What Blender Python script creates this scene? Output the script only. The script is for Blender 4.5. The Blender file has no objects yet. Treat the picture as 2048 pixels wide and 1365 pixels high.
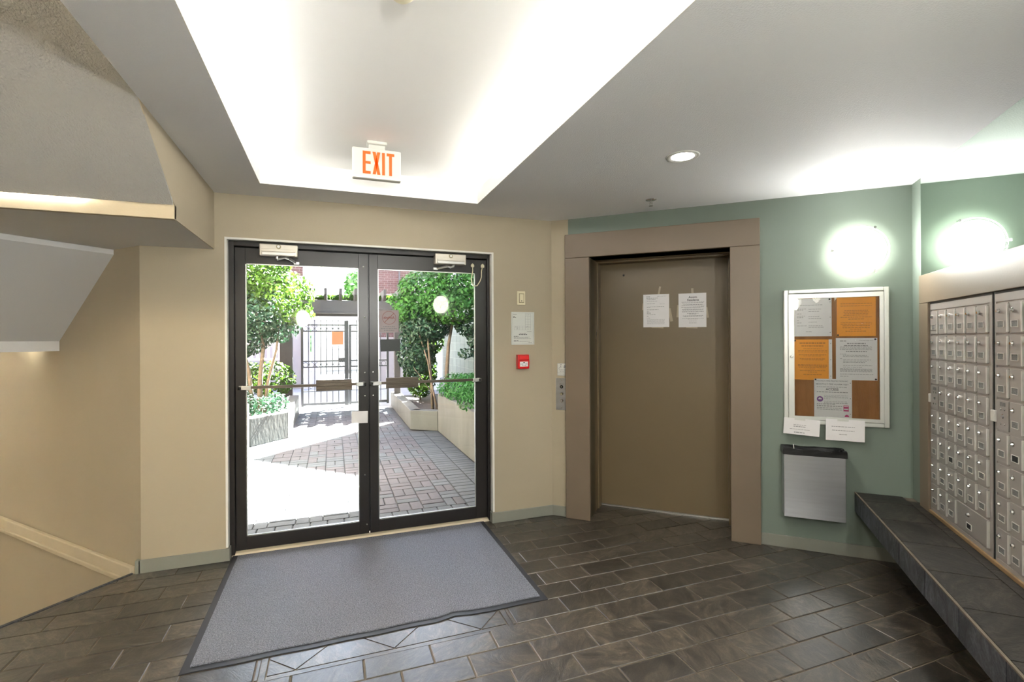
import bpy, bmesh, math, random
from mathutils import Vector, Matrix
R = math.radians
random.seed(7)
scn = bpy.context.scene
COL = scn.collection

# ------------------------------------------------------------------ camera, world, sun, exposure
YAW, PHI, ROLL = R(20.2), R(42.73), R(0.297)
fw = Vector((math.sin(YAW), math.cos(YAW), 0)); rt = Vector((math.cos(YAW), -math.sin(YAW), 0)); up = Vector((0, 0, 1))
cxv = math.cos(ROLL) * rt - math.sin(ROLL) * up
cyv = math.sin(ROLL) * rt + math.cos(ROLL) * up
cam = bpy.data.cameras.new('camera'); camo = bpy.data.objects.new('camera', cam); COL.objects.link(camo)
cam.sensor_width = 36; cam.lens = 977.3 * 36 / 2048; cam.shift_y = -4.5 / 2048; cam.clip_start = .03; cam.clip_end = 300
m = Matrix.Identity(4)
for i in range(3):
    m[i][0] = cxv[i]; m[i][1] = cyv[i]; m[i][2] = -fw[i]
m[2][3] = 1.5
camo.matrix_world = m
scn.camera = camo

SUN_EL, SUN_AZ = R(50), R(-47.4)        # high sun from the far right of the walk
world = bpy.data.worlds.new('sky'); scn.world = world; world.use_nodes = True
wn = world.node_tree.nodes; wn.clear()
sky = wn.new('ShaderNodeTexSky'); sky.sky_type = 'NISHITA'; sky.sun_disc = False
sky.sun_elevation = SUN_EL; sky.sun_rotation = R(90) + SUN_AZ; sky.air_density = 1.0; sky.dust_density = 3.0; sky.ozone_density = 1.0
bg = wn.new('ShaderNodeBackground'); bg.inputs['Strength'].default_value = 2.1
wo = wn.new('ShaderNodeOutputWorld')
world.node_tree.links.new(sky.outputs[0], bg.inputs[0]); world.node_tree.links.new(bg.outputs[0], wo.inputs[0])
sl = bpy.data.lights.new('sun', 'SUN'); sl.energy = 400; sl.angle = R(0.6); sl.color = (1, .98, .96)
so = bpy.data.objects.new('sun', sl); COL.objects.link(so)
sdir = Vector((math.cos(SUN_EL) * math.cos(SUN_AZ), -math.cos(SUN_EL) * math.sin(SUN_AZ), math.sin(SUN_EL)))
so.rotation_euler = sdir.to_track_quat('Z', 'Y').to_euler(); so.location = (20, -3, 25)

vs = scn.view_settings
vs.view_transform = 'Standard'; vs.look = 'None'; vs.gamma = 1; vs.use_curve_mapping = False; vs.exposure = 0.66
scn.display_settings.display_device = 'sRGB'
scn.cycles.max_bounces = 10; scn.cycles.diffuse_bounces = 6; scn.cycles.glossy_bounces = 5; scn.cycles.transparent_max_bounces = 16
scn.cycles.sample_clamp_indirect = 40.0; scn.cycles.use_denoising = True
scn.cycles.caustics_reflective = False; scn.cycles.caustics_refractive = False

# ------------------------------------------------------------------ helpers
MATS = {}
def srgb(r, g, b):
    f = lambda c: (c / 255 / 12.92) if c / 255 <= .04045 else ((c / 255 + .055) / 1.055) ** 2.4
    return (f(r), f(g), f(b))
def mat(name, col, rough=.5, metal=0, spec=.5, var=0, vscale=3, col2=None, bump=0, bscale=60, bdet=3, coat=0, objrand=0, emit=None, estr=0, stretch=None, trans=0):
    m = bpy.data.materials.new(name); m.use_nodes = True; MATS[name] = m
    nt = m.node_tree; n = nt.nodes; L = nt.links; p = n['Principled BSDF']
    p.inputs['Roughness'].default_value = rough; p.inputs['Metallic'].default_value = metal
    p.inputs['Specular IOR Level'].default_value = spec; p.inputs['Coat Weight'].default_value = coat
    p.inputs['Base Color'].default_value = (*col, 1)
    geo = n.new('ShaderNodeNewGeometry'); vec = geo.outputs['Position']
    if stretch:
        mp = n.new('ShaderNodeMapping'); mp.inputs['Scale'].default_value = stretch; L.new(vec, mp.inputs[0]); vec = mp.outputs[0]
    if objrand:
        oi = n.new('ShaderNodeObjectInfo'); mm = n.new('ShaderNodeVectorMath'); mm.operation = 'ADD'
        ml = n.new('ShaderNodeMath'); ml.operation = 'MULTIPLY'; ml.inputs[1].default_value = 37.0
        L.new(oi.outputs['Random'], ml.inputs[0]); L.new(vec, mm.inputs[0]); L.new(ml.outputs[0], mm.inputs[1]); vec = mm.outputs[0]
    if var or col2:
        no = n.new('ShaderNodeTexNoise'); no.inputs['Scale'].default_value = vscale; no.inputs['Detail'].default_value = 5
        L.new(vec, no.inputs['Vector'])
        cr = n.new('ShaderNodeValToRGB'); cr.color_ramp.elements[0].position = .3; cr.color_ramp.elements[1].position = .7
        c2 = col2 or tuple(c * (1 - var) for c in col)
        cr.color_ramp.elements[0].color = (*c2, 1); cr.color_ramp.elements[1].color = (*col, 1)
        L.new(no.outputs['Fac'], cr.inputs[0]); out = cr.outputs[0]
        if objrand:
            hs = n.new('ShaderNodeHueSaturation'); mr = n.new('ShaderNodeMapRange')
            mr.inputs['To Min'].default_value = 1 - objrand; mr.inputs['To Max'].default_value = 1 + objrand
            L.new(oi.outputs['Random'], mr.inputs['Value']); L.new(mr.outputs[0], hs.inputs['Value']); L.new(out, hs.inputs['Color']); out = hs.outputs[0]
        L.new(out, p.inputs['Base Color'])
    if bump:
        nb = n.new('ShaderNodeTexNoise'); nb.inputs['Scale'].default_value = bscale; nb.inputs['Detail'].default_value = bdet
        L.new(vec, nb.inputs['Vector'])
        b = n.new('ShaderNodeBump'); b.inputs['Strength'].default_value = bump; b.inputs['Distance'].default_value = .01
        L.new(nb.outputs['Fac'], b.inputs['Height']); L.new(b.outputs[0], p.inputs['Normal'])
    if emit:
        p.inputs['Emission Color'].default_value = (*emit, 1); p.inputs['Emission Strength'].default_value = estr
    if trans:
        tr = n.new('ShaderNodeBsdfTranslucent'); mx = n.new('ShaderNodeMixShader'); mx.inputs[0].default_value = trans
        src = p.inputs['Base Color'].links
        if src: L.new(src[0].from_socket, tr.inputs[0])
        else: tr.inputs[0].default_value = (*col, 1)
        o = n['Material Output']; L.new(p.outputs[0], mx.inputs[1]); L.new(tr.outputs[0], mx.inputs[2]); L.new(mx.outputs[0], o.inputs[0])
    return m
def glassmat(name, tint=(1, 1, 1), ior=1.45):
    m = bpy.data.materials.new(name); m.use_nodes = True; MATS[name] = m
    nt = m.node_tree; n = nt.nodes; L = nt.links; n.remove(n['Principled BSDF'])
    t = n.new('ShaderNodeBsdfTransparent'); t.inputs[0].default_value = (*tint, 1)
    g = n.new('ShaderNodeBsdfGlossy'); g.inputs['Roughness'].default_value = 0.0
    f = n.new('ShaderNodeFresnel'); f.inputs['IOR'].default_value = ior; mx = n.new('ShaderNodeMixShader')
    L.new(f.outputs[0], mx.inputs[0]); L.new(t.outputs[0], mx.inputs[1]); L.new(g.outputs[0], mx.inputs[2]); L.new(mx.outputs[0], n['Material Output'].inputs[0])
    return m

class MB:
    def __init__(s): s.v = []; s.f = []
    def poly(s, pts):
        i = len(s.v); s.v += [tuple(p) for p in pts]; s.f.append(tuple(range(i, i + len(pts)))); return s
    def box(s, x0, x1, y0, y1, z0, z1, M=None):
        x0, x1 = sorted((x0, x1)); y0, y1 = sorted((y0, y1)); z0, z1 = sorted((z0, z1))
        c = [Vector(p) for p in ((x0, y0, z0), (x1, y0, z0), (x1, y1, z0), (x0, y1, z0), (x0, y0, z1), (x1, y0, z1), (x1, y1, z1), (x0, y1, z1))]
        if M is not None: c = [M @ p for p in c]
        i = len(s.v); s.v += [tuple(p) for p in c]
        s.f += [tuple(i + k for k in q) for q in ((0, 3, 2, 1), (4, 5, 6, 7), (0, 1, 5, 4), (1, 2, 6, 5), (2, 3, 7, 6), (3, 0, 4, 7))]; return s
    def prism(s, base, vec):
        """polygon (list of 3D points) extruded by vec"""
        n = len(base); i = len(s.v); base = [Vector(p) for p in base]; vec = Vector(vec)
        s.v += [tuple(p) for p in base] + [tuple(p + vec) for p in base]
        s.f.append(tuple(i + k for k in reversed(range(n)))); s.f.append(tuple(i + n + k for k in range(n)))
        for k in range(n): s.f.append((i + k, i + (k + 1) % n, i + n + (k + 1) % n, i + n + k))
        return s
    def tube(s, pts, r, seg=8, cap=True):
        pts = [Vector(p) for p in pts]; rs = r if isinstance(r, (list, tuple)) else [r] * len(pts); i0 = len(s.v)
        for k, p in enumerate(pts):
            d = (pts[min(k + 1, len(pts) - 1)] - pts[max(k - 1, 0)]).normalized()
            a = d.orthogonal().normalized() if k == 0 else (a - d * a.dot(d)).normalized()
            b = d.cross(a)
            for j in range(seg):
                t = 2 * math.pi * j / seg; s.v.append(tuple(p + rs[k] * (a * math.cos(t) + b * math.sin(t))))
        for k in range(len(pts) - 1):
            for j in range(seg):
                q = i0 + k * seg; s.f.append((q + j, q + (j + 1) % seg, q + seg + (j + 1) % seg, q + seg + j))
        if cap:
            s.f.append(tuple(i0 + j for j in reversed(range(seg)))); s.f.append(tuple(i0 + (len(pts) - 1) * seg + j for j in range(seg)))
        return s
    def lathe(s, prof, M=None, seg=32):
        """prof: (radius, height) list about local z"""
        i0 = len(s.v)
        for r, h in prof:
            for j in range(seg):
                t = 2 * math.pi * j / seg; p = Vector((r * math.cos(t), r * math.sin(t), h))
                s.v.append(tuple(M @ p if M is not None else p))
        for k in range(len(prof) - 1):
            for j in range(seg):
                q = i0 + k * seg; s.f.append((q + j, q + (j + 1) % seg, q + seg + (j + 1) % seg, q + seg + j))
        if prof[0][0] > 1e-5: s.f.append(tuple(i0 + j for j in reversed(range(seg))))
        if prof[-1][0] > 1e-5: s.f.append(tuple(i0 + (len(prof) - 1) * seg + j for j in range(seg)))
        return s
    def mesh(s, name='m', smooth=False):
        me = bpy.data.meshes.new(name); me.from_pydata(s.v, [], s.f); me.validate()
        bm = bmesh.new(); bm.from_mesh(me); bmesh.ops.recalc_face_normals(bm, faces=bm.faces); bm.to_mesh(me); bm.free()
        if smooth:
            for p in me.polygons: p.use_smooth = True
        me.update(); return me
def obj(name, mb, material, parent=None, bevel=0, smooth=False, loc=None, rz=None):
    me = mb if isinstance(mb, bpy.types.Mesh) else mb.mesh(name, smooth)
    o = bpy.data.objects.new(name, me); COL.objects.link(o)
    if not me.materials: me.materials.append(MATS[material] if isinstance(material, str) else material)
    if parent: o.parent = parent
    if name in ('print', 'small_print', 'label_print', 'plan_drawing', 'engraving'): o['kind'] = 'stuff'
    if loc is not None: o.location = loc
    if rz is not None: o.rotation_euler.z = rz
    if bevel:
        b = o.modifiers.new('bevel', 'BEVEL'); b.width = bevel; b.segments = 2; b.limit_method = 'ANGLE'
    return o
def tag(o, label, cat, group=None):
    o['label'] = label; o['category'] = cat
    if group: o['group'] = group
    return o
def struct(o): o['kind'] = 'structure'; return o
def thing(name, label, cat, loc=(0, 0, 0), rz=0, group=None):
    o = bpy.data.objects.new(name, None); COL.objects.link(o); o.location = loc; o.rotation_euler.z = rz; o.empty_display_size = .1
    return tag(o, label, cat, group)
def textmesh(txt, size, depth=.0006, align='CENTER', mirror=False, bold=0):
    c = bpy.data.curves.new('t', 'FONT'); c.body = txt; c.size = size; c.extrude = depth / 2; c.align_x = align; c.align_y = 'CENTER'; c.offset = bold
    o = bpy.data.objects.new('t', c); COL.objects.link(o)
    dg = bpy.context.evaluated_depsgraph_get(); me = bpy.data.meshes.new_from_object(o.evaluated_get(dg))
    bpy.data.objects.remove(o); bpy.data.curves.remove(c)
    M = Matrix(((-1 if mirror else 1, 0, 0, 0), (0, 0, -1, 0), (0, 1, 0, 0), (0, 0, 0, 1)))   # x right, z up, faces -y
    me.transform(M)
    if mirror: me.flip_normals()
    return me
def addtext(mb, txt, size, x, z, y=-.0008, **k):
    me = textmesh(txt, size, **k); i = len(mb.v)
    mb.v += [(v.co.x + x, v.co.y + y, v.co.z + z) for v in me.vertices]; mb.f += [tuple(i + q for q in p.vertices) for p in me.polygons]
    bpy.data.meshes.remove(me)
def dashes(mb, x0, x1, z, h, y=-.0006, rnd=random):
    x = x0
    while x < x1 - .003:
        w = min(rnd.uniform(.006, .02), x1 - x); mb.box(x, x + w, y - .0003, y, z - h / 2, z + h / 2); x += w + .0035

# wall frames: local x to the right when facing the wall, local y into the wall, z up
bd = Vector((math.cos(PHI), -math.sin(PHI), 0)); bn = Vector((math.sin(PHI), math.cos(PHI), 0))
YA, NB, SC, ZC = 3.79, 3.975, 1.202, 2.5
def SN(s, n, z=0): return s * bd + n * bn + Vector((0, 0, z))
def onA(x, z, o=0): return Vector((x, YA - o, z))
def onB(s, z, o=0): return SN(s, NB - o, z)
def onC(n, z, o=0): return SN(SC - o, n, z)
RA, RB, RC = 0.0, -PHI, -PHI - math.pi / 2
MB_ = Matrix.Rotation(RB, 4, 'Z')         # local (s,n,z) -> world

# ------------------------------------------------------------------ materials
mat('wall_beige', (.45, .39, .285), .55, spec=.3, var=.06, vscale=1.5, bump=.05, bscale=90)
mat('wall_green', (.215, .262, .225), .5, spec=.3, var=.06, vscale=1.3, bump=.04, bscale=90)
mat('ceiling_white', (.85, .86, .885), .7, spec=.2, bump=.25, bscale=150, bdet=2)
mat('soffit_texture', (.40, .40, .385), .7, spec=.2, bump=.7, bscale=120, bdet=2)  # darkened grey: shade of the sloped stair underside put into the colour
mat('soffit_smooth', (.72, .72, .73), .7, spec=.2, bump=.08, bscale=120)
mat('tray_white', (.86, .85, .82), .6, spec=.2)
mat('trim_brown', (.215, .165, .115), .42, spec=.4, var=.1, vscale=2.0, bump=.03, bscale=120)
mat('elevator_brown', (.185, .138, .076), .38, spec=.45, var=.08, vscale=1.2)
mat('baseboard_grey', (.27, .275, .235), .5, var=.08, vscale=4)
mat('ledge_cream', (.60, .52, .38), .55, var=.1, vscale=5)
mat('bead_white', (.78, .77, .72), .5)
mat('bronze', (.022, .019, .018), .32, spec=.5, var=.2, vscale=5)
mat('bronze_hardware', (.16, .13, .10), .35, metal=.6, stretch=(2, 2, 120), var=.5, vscale=2)
mat('aluminium', (.62, .62, .60), .32, metal=.85, var=.1, vscale=8)
mat('closer_metal', (.66, .62, .54), .38, metal=.45, var=.12, vscale=9)
mat('steel', (.60, .62, .66), .30, metal=.9, var=.1, vscale=3, stretch=(1, 1, 14))
mat('chrome', (.75, .75, .74), .15, metal=1)
mat('paper_white', (.86, .85, .86), .6, spec=.2, var=.03, vscale=20)
mat('paper_orange', (1, .41, .05), .55, spec=.25, var=.06, vscale=15)
mat('ink', (.05, .05, .06), .6); mat('ink_grey', (.33, .33, .34), .6); mat('ink_orange', (.52, .19, .03), .6)
mat('ink_purple', (.26, .10, .36), .6); mat('ink_pink', (.62, .07, .22), .6); mat('ink_red', (.36, .14, .12), .6)
mat('tape', (.40, .33, .22), .3)
mat('cork', (.42, .19, .06), .8, col2=(.30, .125, .035), vscale=14, stretch=(1, 1, .18), bump=.3, bscale=200)
mat('frame_silver', (.66, .68, .64), .35, metal=.35)
def slatemat(name, ramp, rough, spec, bump, rnd):
    m = bpy.data.materials.new(name); m.use_nodes = True; MATS[name] = m
    nt = m.node_tree; n = nt.nodes; L = nt.links; p = n['Principled BSDF']
    geo = n.new('ShaderNodeNewGeometry'); oi = n.new('ShaderNodeObjectInfo'); ml = n.new('ShaderNodeMath'); ml.operation = 'MULTIPLY'; ml.inputs[1].default_value = 53
    L.new(oi.outputs['Random'], ml.inputs[0])
    rot = n.new('ShaderNodeVectorRotate'); rot.rotation_type = 'Z_AXIS'; L.new(geo.outputs['Position'], rot.inputs['Vector']); L.new(ml.outputs[0], rot.inputs['Angle'])
    ad = n.new('ShaderNodeVectorMath'); ad.operation = 'ADD'; L.new(rot.outputs[0], ad.inputs[0]); L.new(ml.outputs[0], ad.inputs[1])
    mp = n.new('ShaderNodeMapping'); mp.inputs['Scale'].default_value = (1, 2.2, 1); L.new(ad.outputs[0], mp.inputs[0])
    n1 = n.new('ShaderNodeTexNoise'); n1.inputs['Scale'].default_value = 7; n1.inputs['Detail'].default_value = 12; n1.inputs['Roughness'].default_value = .68; n1.inputs['Distortion'].default_value = 1.6
    n2 = n.new('ShaderNodeTexNoise'); n2.inputs['Scale'].default_value = 95; n2.inputs['Detail'].default_value = 4
    L.new(mp.outputs[0], n1.inputs['Vector']); L.new(mp.outputs[0], n2.inputs['Vector'])
    mx = n.new('ShaderNodeMath'); mx.operation = 'MULTIPLY_ADD'; mx.inputs[1].default_value = .35; L.new(n2.outputs['Fac'], mx.inputs[0]); L.new(n1.outputs['Fac'], mx.inputs[2])
    cr = n.new('ShaderNodeValToRGB'); e = cr.color_ramp.elements
    e[0].position = .48; e[0].color = (*ramp[0], 1); e[1].position = .92; e[1].color = (*ramp[2], 1); k = e.new(.68); k.color = (*ramp[1], 1)
    L.new(mx.outputs[0], cr.inputs[0])
    hs = n.new('ShaderNodeHueSaturation'); mr = n.new('ShaderNodeMapRange'); mr.inputs['To Min'].default_value = 1 - rnd; mr.inputs['To Max'].default_value = 1 + rnd
    L.new(oi.outputs['Random'], mr.inputs['Value']); L.new(mr.outputs[0], hs.inputs['Value']); L.new(cr.outputs[0], hs.inputs['Color']); L.new(hs.outputs[0], p.inputs['Base Color'])
    p.inputs['Roughness'].default_value = rough; p.inputs['Specular IOR Level'].default_value = spec
    if spec > .9: p.inputs['Coat Weight'].default_value = .4; p.inputs['Coat Roughness'].default_value = .32
    b = n.new('ShaderNodeBump'); b.inputs['Strength'].default_value = bump; b.inputs['Distance'].default_value = .012
    L.new(n1.outputs['Fac'], b.inputs['Height']); L.new(b.outputs[0], p.inputs['Normal'])
slatemat('slate', ((.009, .008, .0075), (.042, .035, .027), (.13, .106, .076)), .38, 1.0, .34, .45)
slatemat('slate_dark', ((.006, .0055, .005), (.020, .017, .014), (.075, .065, .05)), .42, .35, .7, .3)
slatemat('slate_face', ((.014, .016, .020), (.045, .050, .060), (.15, .16, .18)), .45, .45, .8, .25)
mat('grout', (.16, .13, .095), .8, var=.3, vscale=9)
mat('rubber', (.030, .032, .038), .55)
mat('wood_bead', (.30, .19, .09), .5, var=.3, vscale=12)
mat('mailbox_metal', (.40, .375, .35), .40, metal=.35, var=.06, vscale=4)
mat('mailbox_hinge', (.74, .73, .69), .3, metal=.4)
mat('label_grey', (.24, .25, .24), .4, col2=(.11, .11, .105), vscale=160)
mat('black', (.008, .008, .009), .35)
mat('liner_black', (.008, .008, .009), .38, bump=.12, bscale=30)
mat('ivory', (.76, .70, .50), .4); mat('ivory_dark', (.30, .26, .15), .5)
mat('red_alarm', (.72, .012, .015), .3, coat=.3)
mat('plan_paper', (.66, .68, .64), .5)
mat('sign_body', (.58, .58, .53), .4)
mat('exit_orange', (.62, .075, .002), .5, emit=(1, .20, .008), estr=.22)
mat('lamp_glass', (.9, .9, .85), .3, emit=(1, .985, .93), estr=46)
mat('lamp_glass_fill', (.9, .9, .85), .3, emit=(1, .985, .94), estr=260)  # strong glow for the added fill lamp only
mat('lamp_glass_dim', (.9, .9, .85), .3, emit=(1, .95, .78), estr=14)
mat('lamp_back', (.9, .9, .85), .3, emit=(1, .97, .86), estr=11)
mat('lamp_rim', (.80, .84, .74), .12, spec=.6)
mat('tube_lamp', (.9, .9, .9), .4, emit=(1, .98, .95), estr=32)
mat('downlight_lens', (.9, .9, .9), .4, emit=(1, .96, .88), estr=30)
mat('plastic_white', (.75, .75, .73), .4)
glassmat('glass', (.93, .955, .945)); glassmat('case_glass', (.99, .995, .99), 1.3)
mm = bpy.data.materials.new('mirror'); mm.use_nodes = True; MATS['mirror'] = mm
pb = mm.node_tree.nodes['Principled BSDF']; pb.inputs['Metallic'].default_value = 1; pb.inputs['Roughness'].default_value = .01; pb.inputs['Base Color'].default_value = (.74, .86, .78, 1)
# mat pile: fine diagonal ribs
mm = mat('mat_pile', (.27, .285, .33), .8, spec=.5, col2=(.075, .08, .10), vscale=170)
nt = mm.node_tree; wv = nt.nodes.new('ShaderNodeTexVoronoi'); wv.inputs['Scale'].default_value = 150
gp = nt.nodes.new('ShaderNodeNewGeometry'); nt.links.new(gp.outputs['Position'], wv.inputs['Vector'])
bp = nt.nodes.new('ShaderNodeBump'); bp.inputs['Strength'].default_value = .8; bp.inputs['Distance'].default_value = .004
nt.links.new(wv.outputs['Distance'], bp.inputs['Height']); nt.links.new(bp.outputs[0], nt.nodes['Principled BSDF'].inputs['Normal'])
# outdoors
mat('paver_grey', (.035, .041, .046), .75, var=.3, vscale=14, objrand=.22)
mat('paver_mauve', (.038, .032, .036), .75, var=.3, vscale=14, objrand=.22)
mat('joint_sand', (.03, .03, .03), .9)
mat('concrete', (.078, .079, .071), .8, var=.35, vscale=4, stretch=(1, 1, .3), bump=.2, bscale=30)
mat('soil', (.028, .021, .017), .95, var=.5, vscale=20, bump=1, bscale=40)
mat('leaf_light', (.032, .072, .006), .55, spec=.12, col2=(.015, .04, .004), vscale=2.5, trans=.35)
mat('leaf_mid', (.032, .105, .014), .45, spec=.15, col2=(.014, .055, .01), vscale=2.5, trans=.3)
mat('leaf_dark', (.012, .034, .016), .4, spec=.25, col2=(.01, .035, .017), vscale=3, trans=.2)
mat('leaf_bright', (.034, .145, .024), .45, spec=.2, col2=(.016, .085, .015), vscale=6, trans=.3)
mat('bark', (.12, .085, .06), .9, var=.5, vscale=20, bump=.6, bscale=50)
mat('iron', (.016, .017, .019), .4)
mat('dark_timber', (.035, .028, .028), .7, var=.3, vscale=8)
mat('brick', (.11, .048, .042), .85, var=.35, vscale=6, bump=.2, bscale=60)
mat('mortar', (.25, .23, .22), .9)
mat('block_green', (.17, .20, .175), .8, var=.15, vscale=6, objrand=.08)
mat('block_mortar', (.28, .31, .27), .9)
mat('facade_white', (.42, .42, .43), .8); mat('facade_grey', (.2, .2, .215), .8)
mat('road', (.2, .2, .205), .9, var=.15, vscale=2)
mat('roof_dark', (.06, .055, .06), .8)
mat('pane_dark', (.05, .06, .07), .1)
mat('notice_red', (.62, .16, .06), .6)
mat('card_dark', (.055, .062, .062), .6)
mat('card_pink', (.55, .49, .50), .6, trans=.45)

# ------------------------------------------------------------------ structure: walls
OX0, OX1, OZ = -.672, 1.222, 2.192        # entrance opening
XE = -1.165                               # left end of entrance wall
cornerAB = None
# intersection of A (y=YA) with B plane (n=NB)
xab = (NB - YA * math.cos(PHI)) / math.sin(PHI)
b = MB()
b.box(XE, OX0, YA, YA + .2, -.3, 4.5); b.box(OX1, xab + .15, YA, YA + .2, -.3, 3.0); b.box(OX0, OX1, YA, YA + .2, OZ, 3.0)
struct(obj('wall_front', b, 'wall_beige'))
b = MB()                                   # white corner bead round the opening
b.box(OX0 - .012, OX0 + .002, YA - .004, YA + .05, .09, OZ + .012); b.box(OX1 - .002, OX1 + .014, YA - .004, YA + .05, .09, OZ + .012); b.box(OX0, OX1, YA - .004, YA + .05, OZ - .002, OZ + .012)
struct(obj('trim_1', b, 'bead_white'))
# wall B (elevator): beige return, green remainder
ES0, ES1, EZ = -.958, .112, 2.172
TS0, TS1, TZ = -1.154, .304, 2.366
b = MB(); sab = xab * math.cos(PHI) - YA * math.sin(PHI)
b.box(sab - .02, TS0 + .02, NB, NB + .2, -.3, 2.62, MB_)
struct(obj('wall_right_return', b, 'wall_beige'))
b = MB()
b.box(TS0 + .02, ES0, NB, NB + .2, -.3, 2.62, MB_); b.box(ES1, SC + .2, NB, NB + .2, -.3, 2.62, MB_); b.box(ES0, ES1, NB, NB + .2, EZ, 2.62, MB_)
struct(obj('wall_right', b, 'wall_green'))
b = MB(); b.box(SC, SC + .2, -1.6, NB + .2, -.3, 2.62, MB_)
struct(obj('wall_mailbox', b, 'wall_green'))
# stair wall D, slightly off parallel to B
tD = R(4.3); dd = (-bd * math.cos(tD) + bn * math.sin(tD)); dno = (bn * math.cos(tD) + bd * math.sin(tD))
P0 = Vector((XE, YA, 0))
b = MB(); b.prism([P0 + Vector((0, 0, -2.6)), P0 + dd * 3.4 + Vector((0, 0, -2.6)), P0 + dd * 3.4 + dno * .2 + Vector((0, 0, -2.6)), P0 + dno * .2 + Vector((0, 0, -2.6))], (0, 0, 7.1))
struct(obj('wall_stair', b, 'wall_beige'))
# ledge band on stair wall
b = MB(); q = [P0 - dno * .03 + dd * .07, P0 - dno * .03 + dd * 3.4, P0 + dd * 3.4, P0 + dd * .07]
b.prism([p + Vector((0, 0, -.07)) for p in q], (0, 0, .10)); struct(obj('trim_2', b, 'ledge_cream', bevel=.006))
b = MB(); q = [P0 - dno * .042 + dd * .07, P0 - dno * .042 + dd * 3.4, P0 + dd * 3.4, P0 + dd * .07]
b.prism([p + Vector((0, 0, -.075)) for p in q], (0, 0, .028)); struct(obj('trim_3', b, 'ledge_cream', bevel=.004))
# enclosure behind the camera and beyond the stairs
b = MB(); b.box(-6.9, SC + .2, -1.8, -1.6, -2.7, 4.6, MB_); struct(obj('wall_back', b, 'wall_beige'))
b = MB(); b.box(-7.1, -6.9, -1.8, 3.0, -2.7, 4.6, MB_); struct(obj('wall_left', b, 'wall_beige'))

# ------------------------------------------------------------------ ceiling, tray, soffits
TX0, TX1, TY0, TY1, ZT = -.432, 1.017, -.6, 3.48, 2.75
XS = -.744
YF, ZF0, ZF1 = 2.91, 2.115, 2.18          # front edge of low soffit, fascia
b = MB()
b.box(XS, TX0, -3.2, YA + .16, ZC, 2.6); b.box(TX1, 4.6, -3.4, YA + .16, ZC, 2.6); b.box(TX0, TX1, TY1, YA + .16, ZC, 2.6); b.box(TX0, TX1, -3.2, TY0, ZC, 2.6)
struct(obj('ceiling', b, 'ceiling_white'))
b = MB()
b.box(TX0 - .3, TX1 + .3, TY0 - .3, TY1 + .3, ZT, ZT + .06)
b.box(TX0 - .32, TX0 - .3, TY0 - .3, TY1 + .3, 2.6, ZT + .06); b.box(TX1 + .3, TX1 + .32, TY0 - .3, TY1 + .3, 2.6, ZT + .06)
b.box(TX0 - .3, TX1 + .3, TY1 + .3, TY1 + .32, 2.6, ZT + .06); b.box(TX0 - .3, TX1 + .3, TY0 - .32, TY0 - .3, 2.6, ZT + .06)
struct(obj('ceiling_tray', b, 'tray_white'))
b = MB()                                   # cream lip of the tray
b.box(TX0, TX0 + .004, TY0, TY1, ZC, 2.602); b.box(TX1 - .004, TX1, TY0, TY1, ZC, 2.602); b.box(TX0, TX1, TY1 - .004, TY1, ZC, 2.602)
struct(obj('trim_4', b, 'tray_white'))
# low soffit over the stairs (polygon), bottom at ZF0
s0 = -3.744
pA = Vector((XS, YF, 0)); pB = Vector((XS, YA, 0)); pC = Vector((XE, YA, 0)); tt = (s0 - (P0.dot(bd))) / dd.dot(bd); pD = P0 + dd * tt
pE = SN(s0, 0); kk = (YF - pE.y) / bn.y; pE = pE + bn * kk      # where the drop edge meets y=YF
b = MB(); b.prism([Vector((p.x, p.y, ZF0)) for p in (pA - Vector((.004, 0, 0)), pB - Vector((.004, 0, 0)), pC, pD, pE)], (0, 0, ZF1 - ZF0))
struct(obj('ceiling_stair_soffit', b, 'soffit_smooth'))
b = MB()                                   # cream face of the beam and fascia
sl_ = (2.495 - ZF1) / (2.871 - 2.425)      # slope of upper flight
yt = 2.871 - (2.62 - ZF1) / sl_
b.prism([(XS, YA, ZF0), (XS, YF, ZF0), (XS, YF, ZF1), (XS, yt, 2.62), (XS, YA, 2.62)], (-.004, 0, 0))
struct(obj('wall_beam', b, 'wall_beige'))
b = MB(); b.box(-4.4, XS - .0, YF - .012, YF + .02, ZF0 - .002, ZF1 + .004); struct(obj('trim_5', b, 'wall_beige'))
b = MB()                                   # sloped underside of upper flight, rising towards the camera
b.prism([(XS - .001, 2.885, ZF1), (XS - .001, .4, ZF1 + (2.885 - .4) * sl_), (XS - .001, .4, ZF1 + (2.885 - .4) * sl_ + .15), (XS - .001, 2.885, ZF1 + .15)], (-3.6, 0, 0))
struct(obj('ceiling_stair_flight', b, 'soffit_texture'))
b = MB(); b.box(XS - .001, XS + .03, -3.2, 2.42, 2.6, 4.4); struct(obj('wall_stairwell_side', b, 'ceiling_white'))
b = MB(); b.box(-7.1, -.6, -1.8, 2.35, 4.4, 4.5, MB_); struct(obj('ceiling_stairwell', b, 'ceiling_white'))
# second flight going down along the stair wall
s1 = -4.52
b = MB()
prof = [(s0, ZF0 + .02), (s0, 2.082), (s1, 1.499), (s1, 1.425), (s1 - .25, 1.425), (s1 - .25, 1.75), (s0 - .3, 2.3), (s0, 2.3)]
nA, nZ = -1.0, 2.35
b.prism([SN(s, nA, z) for s, z in prof], bn * (nZ - nA)); struct(obj('ceiling_stair_lower', b, 'soffit_smooth'))

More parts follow.
